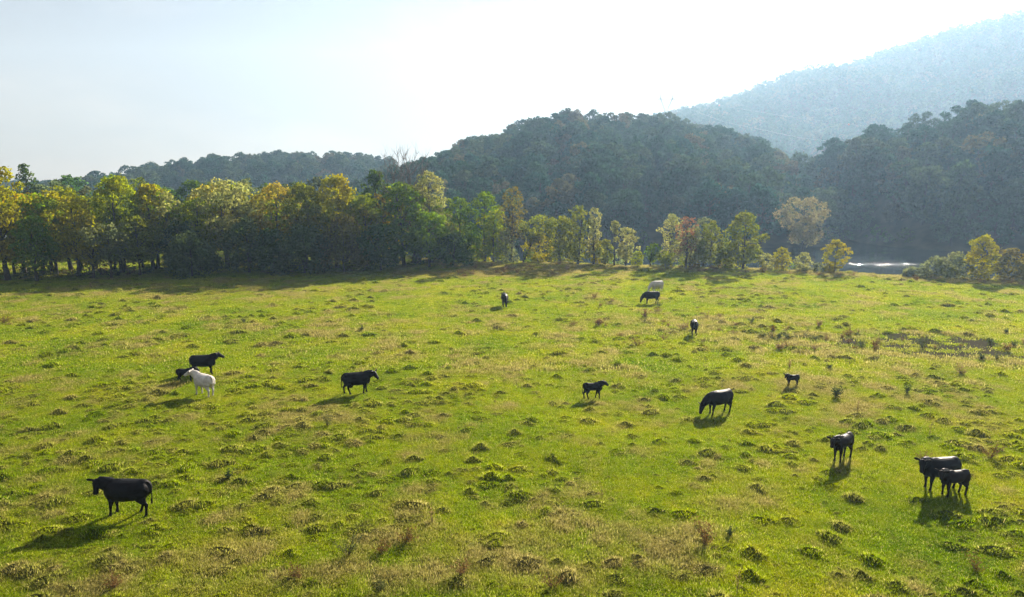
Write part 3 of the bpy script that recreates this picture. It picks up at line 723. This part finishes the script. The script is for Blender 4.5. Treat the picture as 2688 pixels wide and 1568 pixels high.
COWPX = [(340, 1349), (536, 983), (489, 1004), (537, 1039), (938, 1034), (1556, 1048), (1880, 1087), (2079, 1014), (2209, 1209), (2462, 1283), (2500, 1302), (1326, 807), (1706, 798), (1723, 770), (1822, 882)]
COWXY = [g(*q_) for q_ in COWPX]
TS = []
for k, (u, v) in enumerate([(1300, 1440), (1450, 1250), (700, 1200), (2070, 1380)]):
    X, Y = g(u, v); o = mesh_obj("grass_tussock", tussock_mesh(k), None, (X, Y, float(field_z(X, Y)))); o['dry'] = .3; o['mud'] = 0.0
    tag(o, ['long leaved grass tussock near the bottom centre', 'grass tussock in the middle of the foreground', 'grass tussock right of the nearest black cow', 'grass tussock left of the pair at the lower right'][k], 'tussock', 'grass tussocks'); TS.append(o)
def tussocks(n_, y0, y1, smin, smax, label, sy=1.0):
    x, y = points(n_, y0, y1, .84); a = field_attrs(x, y)
    w_ = .20 + .75 * sstep(.44, .62, fbm(x - 40, y, 6.5, 3)) + .4 * a['dry']; keep = (rng.random(len(x)) < w_) & (a['mud'] < .8); x, y = x[keep], y[keep]; a = {k: v[keep] for k, v in a.items()}
    keep = np.min([np.hypot(x - cx_, (y - cy_) * .8) for cx_, cy_ in COWXY], 0) > 1.5; x, y = x[keep], y[keep]; a = {k: v[keep] for k, v in a.items()}
    s = smin + (smax - smin) * rng.random(len(x)) ** 4
    a['dry'] = np.clip(a['dry'] * .7 + rng.random(len(x)) ** 1.5 * .6, 0, 1)
    P = np.stack([x, y, field_z(x, y)], 1)
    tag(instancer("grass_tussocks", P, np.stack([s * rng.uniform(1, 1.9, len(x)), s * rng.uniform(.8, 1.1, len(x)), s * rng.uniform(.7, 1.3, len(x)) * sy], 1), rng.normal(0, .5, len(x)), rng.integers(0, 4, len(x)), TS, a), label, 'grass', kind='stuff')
tussocks(24000, 17, 48, .10, .30, 'tiny rough tufts between the tussocks')
tussocks(13500, 17, 45, .2, 1.15, 'small uneven grass tussocks across the near pasture')
tussocks(18000, 42, 120, .3, 1.3, 'small uneven grass tussocks across the far pasture', 1.15)

# ------------------------------------------------------------------ weeds standing in the pasture
M_WEED = mat_leaf("weed_leaves", 'object', trans=.4, tval=1.4)
M_STEM = mat_noise("weed_stem", (.09, .06, .03), (.17, .12, .06), 20, .9, .2)[0]
WD = []
for k in range(6):
    Hh = 1.0; st = Bag(); lf = Bag()
    ns = [9, 12, 7, 5, 14, 8][k]
    for i in range(ns):
        an = rng.uniform(0, 6.28); sp = rng.uniform(.1, .6) * (1.2 if k in (1, 4) else .75); e_ = np.array([math.cos(an) * sp, math.sin(an) * sp, rng.uniform(.45, 1.0)])
        m_ = e_ * .5 + np.array([0, 0, .08]); s_ = np.array([rng.normal(0, .03), rng.normal(0, .03), -.03])
        v_, f_ = tube([s_, m_, e_], [.011, .008, .004], 4); st.add(v_, f_)
        nl = [26, 30, 22, 10, 34, 40][k]; tt = rng.uniform(.3, 1.05, nl)[:, None]; pp = s_ + (e_ - s_) * tt + rng.normal(0, .055, (nl, 3)); pp[:, 2] = np.maximum(pp[:, 2], .03)
        v_, f_, a_ = leaf_cards(pp, .055 if k != 5 else .08); lf.add(v_, f_, a_)
    WD.append((lf.mesh("leaves", [M_WEED]), st.mesh("stems", [M_STEM], True)))
def weed(u, v, hpx, k, colr, label, group=None, wide=1.0):
    X, Y = gs(u, v); dist = Y * math.cos(PITCH) + CAM_H * math.sin(PITCH); H = hpx / FPX * dist
    r_ = empty("weed", (X, Y, float(field_z(X, Y))), rng.uniform(0, 6.28)); r_.scale = (H * wide, H * wide, H)
    tag(r_, label, "weed", group); o = mesh_obj("leaves", WD[k][0], r_); o.color = (*colr, 1); mesh_obj("stems", WD[k][1], r_)
BRN = (.17, .105, .04); RUS = (.19, .125, .05); TAN = (.26, .19, .09); GRN = (.09, .11, .04); DGR = (.05, .075, .03)
WEEDS = [(1065, 1428, 48, 4, BRN, 'round rusty weed near the bottom centre, larger of two', 1.1), (1000, 1455, 40, 4, BRN, 'smaller rusty weed left of the round rusty weed', 1.1),
 (915, 1460, 58, 1, GRN, 'dark green brown weed with a long shadow at the bottom centre', 1), (1135, 1375, 60, 3, TAN, 'tall thin dry stalk above the round rusty weed', .8),
 (1215, 1510, 50, 1, RUS, 'spreading reddish weed at the bottom centre', 1.4), (1850, 1430, 66, 1, BRN, 'tall brown weed in the lower right of the foreground', 1), (1915, 1408, 26, 5, DGR, 'small dark weed right of the tall brown weed', 1.4),
 (1580, 1310, 46, 3, TAN, 'lone dry twiggy stalk with a shadow in the middle foreground', .8), (1935, 1560, 70, 3, TAN, 'thin dry stalk at the bottom edge right of centre', .6), (600, 1262, 34, 5, DGR, 'small dark green weed right of the nearest cow', 1),
 (860, 1120, 34, 1, GRN, 'pair of thin weeds in the grass below the middle black cow', .9), (2195, 1045, 34, 5, DGR, 'dark green bushy weed between the calf and the right edge', 1.4), (2380, 1035, 28, 5, DGR, 'upright dark weed in the right of the pasture', .9),
 (2250, 1080, 38, 3, TAN, 'tawny stalk below the dark bushy weed', .8), (2072, 966, 22, 1, TAN, 'tan weed right behind the smallest calf', .9), (2525, 985, 30, 4, TAN, 'pale tan round weed near the mud patch', 1.2),
 (2600, 1205, 44, 1, BRN, 'brown leafy weed near the right edge above the cow pair', 1), (2440, 1145, 38, 3, TAN, 'dry stalk above the cow pair at the right', .7), (640, 848, 14, 5, GRN, 'tiny weed alone in the upper left pasture', 1.2), (10, 850, 24, 4, BRN, 'brown weed at the left edge of the pasture', 1.6),
 (240, 758, 22, 3, TAN, 'lone dry stalk in the shade of the tree line', 1), (950, 868, 14, 5, DGR, 'small dark weed by the bare patch left of centre', 1.5), (2420, 1210, 30, 1, RUS, 'reddish weed above the head of the right black cow', 1.2), (2560, 1500, 44, 1, BRN, 'brown weed at the lower right corner', 1.2),
 (300, 1545, 46, 1, BRN, 'brown weed at the lower left corner of the pasture', 1.4), (780, 1520, 40, 4, BRN, 'brown weed at the bottom left of centre', 1.3), (1000, 1550, 36, 1, GRN, 'green brown weed at the bottom edge', 1.3), (1450, 1545, 40, 1, RUS, 'rusty weed at the bottom edge, centre', 1.3), (2175, 970, 16, 5, (.03, .04, .02), 'dark pointed lump of weeds in the bright grass', 1.5)]
for u, v, h, k, c, lab, wd_ in WEEDS: weed(u, v, h, k, c, lab, "weeds in the pasture", wd_)
for i in range(88):   # the weedy band round the mud patch
    t_ = rng.random()
    u = 1500 + 1230 * t_ + rng.normal(0, 20); v = 838 + 90 * t_ + rng.normal(0, 24)
    weed(u, v, rng.uniform(8, 24), int(rng.choice([0, 1, 2, 4, 5])), [BRN, RUS, TAN, GRN, DGR][rng.integers(5)], 'dry weed in the weedy band beside the mud patch', 'weeds round the mud patch', rng.uniform(1.1, 2.0))
for i in range(46):   # rusty growth on the low crest in the middle and along the bank edge
    if i < 26: u, v = rng.normal(1330, 80), rng.normal(714, 9)
    else: u = rng.uniform(1560, 2688); v = np.interp(u, [1480, 1900, 2300, 2688], [699, 713, 731, 748]) + rng.normal(0, 2)
    weed(u, v, rng.uniform(9, 17), int(rng.choice([0, 1, 4])), [BRN, RUS, TAN][rng.integers(3)], 'rusty dry weed along the far edge of the pasture', 'weeds along the far pasture edge', rng.uniform(1.2, 2.2))

# ------------------------------------------------------------------ cattle
def coat(name, c1, c2, rough, spec):
    m, n, l, p = mat_noise(name, c1, c2, 5, rough, spec, .6, .03)
    p.inputs['Sheen Weight'].default_value = .0; p.inputs['Sheen Roughness'].default_value = .4
    return m
M_BLACK = coat("black_coat", (.004, .004, .0045), (.008, .006, .0055), .5, .12)
M_BROWNBLACK = coat("brown_black_coat", (.006, .005, .0045), (.016, .009, .006), .52, .1)
M_WHITE = coat("white_coat", (.42, .38, .32), (.60, .56, .50), .7, .25)
M_HOOF = mat_noise("hoof", (.02, .018, .015), (.06, .05, .04), 10, .6, .4)[0]
M_WHOOF = mat_noise("pale_hoof", (.2, .17, .13), (.3, .26, .2), 10, .6, .4)[0]
M_EYE = mat_noise("eye", (.004, .004, .004), (.01, .008, .006), 10, .1, .6)[0]
def etube(pts, w, h, side=(0, 1, 0), seg=14, cap=True):
    """tube of elliptical sections, w along side, h across; closed with rounded caps"""
    pts = [np.array(p_, float) for p_ in pts]
    k = len(pts); V_, F_ = [], []
    for i in range(k):
        d = pts[min(i + 1, k - 1)] - pts[max(i - 1, 0)]; d /= np.linalg.norm(d) + 1e-9
        s = np.array(side, float); s = s - d * s.dot(d); s /= np.linalg.norm(s) + 1e-9; u_ = np.cross(d, s)
        for j in range(seg):
            an = 2 * math.pi * j / seg; V_.append(pts[i] + w[i] * math.cos(an) * s + h[i] * math.sin(an) * u_)
    for i in range(k - 1):
        for j in range(seg):
            a = i * seg + j; b = i * seg + (j + 1) % seg; F_.append((a, b, b + seg, a + seg))
    V_.append(pts[0]); V_.append(pts[-1]); n_ = len(V_)
    tri = [(n_ - 2, (j + 1) % seg, j) for j in range(seg)] + [(n_ - 1, (k - 1) * seg + j, (k - 1) * seg + (j + 1) % seg) for j in range(seg)]
    return np.array(V_), [np.array(F_), np.array(tri)]
def ellipsoid(c, r_, seg=12):
    c = np.array(c, float); zz = np.cos(np.linspace(.08, math.pi - .08, 9)); pts = []
    w = np.sin(np.linspace(.08, math.pi - .08, 9))
    return etube([c + np.array([z_ * r_[0], 0, 0]) for z_ in -zz], list(w * r_[1]), list(w * r_[2]), seg=seg)
def make_cow(name, u, v, heading, size, coatm, label, category='cow', graze=False, nyaw=0, hyaw=0, npitch=18, hpitch=-38, step=(0, 0, 0, 0), udder=False, calf=False, hoofm=None, center=0.0, fat=1.06, group='cattle grazing in the pasture'):
    B = Bag()
    def addm(vf):
        for f_ in vf[1]: B.f.append(f_ + B.n)
        B.v.append(vf[0]); B.a.append(np.zeros(len(vf[0]))); B.n += len(vf[0])
    lg = 1.0; th = 1.0 * fat
    if calf: lg, th = 1.12, .80
    if not calf: lg = 1.07
    bz = (lg - 1) * .62   # taller legs lift the trunk
    # trunk
    xs_ = [-.86, -.82, -.70, -.52, -.25, .08, .36, .56, .70, .78]
    zc = [1.10, 1.08, 1.03, .97, .925, .915, .925, .96, 1.0, 1.02]
    ww = [.12, .22, .27, .30, .35, .36, .31, .25, .18, .09]
    hh = [.11, .24, .32, .375, .415, .425, .425, .40, .31, .16]
    if calf: xs_ = [x_ * .88 for x_ in xs_]
    addm(etube([(x_, 0, z_ + bz) for x_, z_ in zip(xs_, zc)], [w_ * th * 1.06 for w_ in ww], [h_ * (.92 * th if calf else 1) for h_ in hh], seg=18))
    addm(ellipsoid((.30 * (.88 if calf else 1), 0, (1.17 if calf else 1.25) + bz), (.26, .10, .12)))          # withers
    addm(ellipsoid((-.60 * (.88 if calf else 1), 0, (1.17 if calf else 1.24) + bz), (.24, .15 * th, .11)))    # hooks / rump
    addm(ellipsoid((.64 * (.88 if calf else 1), 0, .80 + bz), (.19, .14 * th, .25)))      # brisket
    if udder: addm(ellipsoid((-.40, 0, .52), (.17, .13, .13)))
    # neck and head
    f0 = .88 if calf else 1
    nb = np.array([.46 * f0, 0, 1.10 + bz]); pit = R(-46 if graze else npitch); ya = R(nyaw)
    L = .80 if graze else .56
    if calf: L *= .85
    d1 = np.array([math.cos(pit) * math.cos(ya), math.cos(pit) * math.sin(ya), math.sin(pit)])
    d0 = np.array([1, 0, d1[2] * .5]); d0 /= np.linalg.norm(d0)
    p1 = nb + d0 * L * .33; p2 = p1 + (d0 * .35 + d1 * .65) * L * .33; p3 = p2 + d1 * L * .42
    side = np.array([-math.sin(ya), math.cos(ya), 0])
    addm(etube([nb, p1, p2, p3], [.18 * th, .185 * th, .165 * th, .125], [.26, .285 * (.9 if calf else 1), .255, .18], side=side, seg=14))
    hy = R(nyaw + hyaw); hp = R(-74 if graze else hpitch)
    hd = np.array([math.cos(hp) * math.cos(hy), math.cos(hp) * math.sin(hy), math.sin(hp)]); hs = np.array([-math.sin(hy), math.cos(hy), 0]); hu = np.cross(hd, hs)
    if hu[2] < 0 and not graze: hu = -hu
    if graze and hu[0] * math.cos(hy) + hu[1] * math.sin(hy) < 0: hu = -hu
    hb = p3 - hd * .06
    hl = .58 if not calf else .47
    k_ = [0, .12, .3, .5, .72, .9, 1.0]
    hc = [hb + hd * hl * t_ + hu * (-.02 * t_) for t_ in k_]
    addm(etube(hc, [.08, .14, .142, .112, .09, .095, .06], [.09, .15, .155, .132, .102, .09, .05], side=hs, seg=14))
    0 and addm(etube([hc[1] + hs * -.2 + hu * .0, hc[1] + hs * -.1 + hu * .05, hc[1], hc[1] + hs * .1 + hu * .05, hc[1] + hs * .2], [.03] * 5, [.03] * 5, side=tuple(hd)))
    for sg in (-1, 1):   # ears: broad leaf shapes held out to the side
        e0 = hc[1] + hs * sg * .09 + hu * .075 - hd * .02; ed = hs * sg + hu * .05 - hd * .15; ed /= np.linalg.norm(ed)
        addm(etube([e0, e0 + ed * .07, e0 + ed * .15, e0 + ed * .22, e0 + ed * .25], [.03, .065, .082, .06, .02], [.028, .03, .028, .024, .016], side=tuple(hd * .5 - hu * .8)))
    addm(ellipsoid(tuple(hc[1] + hu * .09), (.07, .09, .07)))
    # legs
    fx = .47 * f0; rx = -.60 * f0; feet = []
    yw = .17 * (.85 if calf else 1)
    for i, sg in enumerate((-1, 1)):
        dx = step[i]
        P_ = [(fx, sg * yw * .9, .95 + bz), (fx + .02, sg * yw, .72 + bz), (fx + .0 + dx * .3, sg * yw, .52 * lg), (fx + dx * .62 + .015, sg * yw, .36 * lg), (fx + dx * .8, sg * yw, .22 * lg), (fx + dx, sg * yw, .10), (fx + dx + .03, sg * yw, .01)]
        addm(etube(P_, [.12 * th, .12 * th, .085, .058, .043, .050, .062], [.17, .155, .095, .064, .046, .055, .07], seg=12)); feet.append((fx + dx + .03, sg * yw))
    for i, sg in enumerate((-1, 1)):
        dx = step[2 + i]
        P_ = [(rx - .02, sg * yw * .75, 1.05 + bz), (rx + .03, sg * yw, .80 + bz), (rx + .05 + dx * .3, sg * yw, .63 * lg), (rx - .04 + dx * .6, sg * yw, .48 * lg), (rx - .10 + dx * .75, sg * yw, .41 * lg), (rx - .06 + dx * .9, sg * yw, .22 * lg), (rx - .04 + dx, sg * yw, .10), (rx - .01 + dx, sg * yw, .01)]
        addm(etube(P_, [.16 * th, .17 * th, .12 * th, .072, .06, .046, .052, .062], [.25, .27, .19, .10, .07, .05, .056, .07], seg=12)); feet.append((rx - .01 + dx, sg * yw))
    tl = [(-.84 * f0, 0, 1.24 + bz), (-.92 * f0, 0, 1.10 + bz), (-.94 * f0, .02, .85 + bz), (-.93 * f0, .03, .62 + bz), (-.92 * f0, .03, .46 + bz), (-.91 * f0, .03, .36 + bz)]
    addm(etube(tl, [.035, .032, .026, .028, .045, .02], [.035, .032, .026, .028, .045, .02], side=(0, 1, .01), seg=8))
    X, Y = gs(u, v); hr = R(heading)
    X -= math.cos(hr) * center * size; Y -= math.sin(hr) * center * size
    me0 = B.mesh(name + "_raw", [coatm])
    tmp = bpy.data.objects.new("tmp", me0); COL.objects.link(tmp)
    md = tmp.modifiers.new("r", 'REMESH'); md.mode = 'VOXEL'; md.voxel_size = .021; md.use_smooth_shade = True
    sm = tmp.modifiers.new("s", 'SMOOTH'); sm.factor = .5; sm.iterations = 8
    dg = bpy.context.evaluated_depsgraph_get(); me = bpy.data.meshes.new_from_object(tmp.evaluated_get(dg)); me.name = name + "_body"
    bpy.data.objects.remove(tmp); bpy.data.meshes.remove(me0)
    if not me.materials: me.materials.append(coatm)
    me.polygons.foreach_set('use_smooth', np.ones(len(me.polygons), dtype=bool))
    root = empty(name, (X, Y, float(field_z(X, Y)) + .01), hr); root.scale = (size,) * 3
    tag(root, label, category, group)
    mesh_obj("body", me, root)
    for fx_, fy_ in feet:
        v_, f_ = etube([(fx_ - .045, fy_, .035), (fx_ - .01, fy_, .03), (fx_ + .05, fy_, .02)], [.05, .066, .045], [.04, .045, .02], seg=10)
        hb_ = Bag(); hb_.v = [v_]; hb_.f = f_; hb_.a = [np.zeros(len(v_))]; hb_.n = len(v_)
        mesh_obj("hoof", hb_.mesh("hoof", [hoofm or M_HOOF], True), root)
    for sg in (-1, 1):
        c = hc[2] + hs * sg * .122 + hu * .055
        v_, f_ = ellipsoid(tuple(c), (.022, .02, .022)); hb_ = Bag(); hb_.v = [v_]; hb_.f = f_; hb_.a = [np.zeros(len(v_))]; hb_.n = len(v_)
        mesh_obj("eye", hb_.mesh("eye", [M_EYE], True), root)
    return root

make_cow("cow", 338, 1351, 180, 1.05, M_BLACK, 'large black cow in the lower left looking at the camera, nearest the left edge', nyaw=12, hyaw=92, npitch=28, hpitch=-54, step=(.04, .10, .24, -.12), fat=1.1)
make_cow("cow", 536, 983, 6, .98, M_BLACK, 'black cow standing behind the calf and white cow, facing right', npitch=34, hpitch=-24, step=(.12, -.1, 0, .1))
make_cow("calf", 489, 1004, 20, .70, M_BLACK, 'black calf half hidden behind the head of the white cow', 'calf', npitch=8, hpitch=-40, step=(.05, -.05, -.06, .1), calf=True)
make_cow("cow", 537, 1039, 148, 1.0, M_WHITE, 'white cow standing in front of a black calf, rump to the camera', nyaw=28, hyaw=5, npitch=32, hpitch=-26, step=(0, .06, .05, -.02), udder=False, hoofm=M_WHOOF, fat=1.1)
make_cow("cow", 938, 1034, 16, 1.0, M_BLACK, 'black cow alone left of the centre, walking to the right', nyaw=-18, hyaw=-25, npitch=20, hpitch=-42, step=(-.10, .1, .20, -.14), udder=True, fat=1.05)
make_cow("young_cow", 1556, 1048, 8, .78, M_BLACK, 'young black cow right of the centre, walking to the right', npitch=16, hpitch=-34, step=(.08, -.16, .16, -.10), calf=True)
make_cow("cow", 1886, 1087, 206, 1.0, M_BLACK, 'large black cow grazing with its head down, right of centre', graze=True, nyaw=-12, hyaw=0, step=(.0, .12, .05, -.02))
make_cow("calf", 2079, 1014, 186, .56, M_BROWNBLACK, 'smallest black calf, standing alone beside a tan weed', 'calf', nyaw=22, hyaw=22, npitch=26, hpitch=-50, step=(.0, .03, 0, .05), calf=True)
make_cow("young_cow", 2209, 1209, 218, .94, M_BROWNBLACK, 'brownish black young cow alone, facing the camera and to the left', nyaw=-8, hyaw=20, npitch=12, hpitch=-48, step=(.0, .02, .04, -.03), calf=True)
make_cow("cow", 2462, 1283, 190, 1.0, M_BLACK, 'black cow at the lower right, behind a smaller black calf', nyaw=24, hyaw=24, npitch=26, hpitch=-48, step=(.0, .05, .0, .05), fat=1.0)
make_cow("calf", 2500, 1302, 190, .84, M_BROWNBLACK, 'black calf at the lower right, in front of the bigger black cow', 'calf', nyaw=24, hyaw=26, npitch=24, hpitch=-44, step=(.04, -.02, .08, -.03), calf=True, fat=1.1)
make_cow("cow", 1326, 807, 276, 1.0, M_BLACK, 'black cow grazing head on to the camera near the far field', graze=True, nyaw=6, center=.55)
make_cow("cow", 1710, 798, 188, 1.0, M_BLACK, 'black cow grazing in front of the distant white cow', graze=True, nyaw=0, step=(0, .1, .1, .0))
make_cow("cow", 1724, 767, 206, .98, M_WHITE, 'distant white cow grazing just behind a black cow', graze=True, nyaw=-8, hoofm=M_WHOOF)
make_cow("cow", 1822, 882, 258, .92, M_BLACK, 'black cow facing the camera above the weedy band', nyaw=-20, hyaw=-4, npitch=26, hpitch=-46, center=.45, step=(0, .05, 0, 0))
weed(1809, 872, 9, 4, (.02, .025, .015), 'small dark clump beside the legs of the cow that faces the camera', 'weeds in the pasture', 1.6)

# ------------------------------------------------------------------ power line
M_STEEL = mat_noise("galvanised_steel", (.28, .30, .31), (.36, .38, .39), 3, .5, .5)[0]
M_BALL = mat_noise("marker_orange", (.30, .16, .14), (.4, .22, .18), 2, .5, .4)[0]
TD = 560.0
tx, ttop = at(1750, 246, TD); s_ = TD / FPX
_, tarm = at(1750, 262, TD); _, twaist = at(1750, 292, TD)
tz0 = float(ground_z(tx, TD)); tw = empty("transmission_tower", (tx, TD, tz0)); tag(tw, 'grey steel power pylon with two horns above the saddle between the hills', 'pylon')
def bars(name, segs, r_=.19):
    b = Bag()
    for a_, c_ in segs:
        v_, f_ = tube([a_, ((np.array(a_) + np.array(c_)) / 2), c_], [r_] * 3, 4); b.add(v_, f_)
    return mesh_obj(name, b.mesh(name, [M_STEEL]), tw)
ha, hw_, ht = tarm - tz0, twaist - tz0, ttop - tz0
def lattice(p0, p1, w0, w1, n_=7):
    p0, p1 = np.array(p0, float), np.array(p1, float); S_ = []
    for q_ in [(-1, -1), (1, -1), (1, 1), (-1, 1)]:
        S_.append((p0 + np.array([q_[0] * w0, q_[1] * w0, 0]), p1 + np.array([q_[0] * w1, q_[1] * w1, 0])))
    for i in range(n_):
        a_ = p0 + (p1 - p0) * i / n_; b_ = p0 + (p1 - p0) * (i + 1) / n_; wa = w0 + (w1 - w0) * i / n_; wb = w0 + (w1 - w0) * (i + 1) / n_; sg = 1 if i % 2 else -1
        S_.append((a_ + np.array([sg * wa, -wa, 0]), b_ + np.array([-sg * wb, -wb, 0]))); S_.append((a_ + np.array([sg * wa, wa, 0]), b_ + np.array([-sg * wb, wb, 0])))
    return S_
bars("leg", lattice((0, 0, 0), (0, 0, hw_), 2.6, 1.2))
for sg in (-1, 1):
    bars("arm", lattice((sg * .6, 0, hw_), (sg * 4.4, 0, ha), .7, .35, 5), .09)
    bars("horn", lattice((sg * 4.6, 0, ha), (sg * 5.3, 0, ht + 1.6), .3, .08, 3), .09)
bars("crossarm", [((-7.6, -.4, ha), (7.6, -.4, ha)), ((-7.6, .4, ha), (7.6, .4, ha)), ((-7, 0, ha + .9), (7, 0, ha + .9))] + [((-7.6 + i * 1.2, 0, ha + .9 * (i % 2)), (-6.4 + i * 1.2, 0, ha + .9 * ((i + 1) % 2))) for i in range(12)], .12)
for x_ in (-7.4, 0, 7.4): bars("insulator", [((x_, 0, ha), (x_, 0, ha - 3.2))], .12)
def wire(name, P_, r_, label):
    cu = np.array(P_); t_ = np.linspace(0, 1, len(cu)); tt = np.linspace(0, 1, 60)
    pts_ = np.stack([np.interp(tt, t_, cu[:, i]) for i in range(3)], 1)
    v_, f_ = tube(pts_, [r_] * 60, 4); b = Bag(); b.add(v_, f_); o = mesh_obj(name, b.mesh(name, [M_STEEL], True)); tag(o, label, 'cable'); return o
def wp(u, v, Y): x, z = at(u, v, Y); return (x, Y, z)
W1 = [(tx + 5.3, TD, ttop + 1.6), wp(1888, 277, 470), wp(2060, 305, 375), wp(2228, 327, 300), wp(2423, 345, 245), wp(2600, 358, 205), wp(2800, 366, 180), wp(3200, 370, 140)]
wire("power_cable", W1, .02, 'upper power cable with marker balls sagging over the right hillside')
W2 = [(tx + 7.4, TD, tarm - 3.2), wp(1900, 320, 440), wp(2100, 362, 330), wp(2320, 388, 260), wp(2500, 400, 215), wp(2688, 410, 185), wp(2900, 416, 160), wp(3300, 418, 130)]
wire("power_cable", W2, .035, 'lower pale power cable crossing the dark hillside at the right')
for (p_, lab) in [(W1[1], 'marker ball on the power cable nearest the pylon'), (W1[3], 'middle marker ball on the power cable above the wooded valley'), (W1[4], 'rightmost marker ball on the power cable over the dark hillside')]:
    v_, f_ = ellipsoid((0, 0, 0), (.42 * p_[1] / 300,) * 3, 14); hb_ = Bag(); hb_.v = [v_]; hb_.f = f_; hb_.a = [np.zeros(len(v_))]; hb_.n = len(v_)
    tag(mesh_obj("marker_ball", hb_.mesh("marker_ball", [M_BALL], True), None, p_), lab, 'marker ball', 'marker balls on the cable')
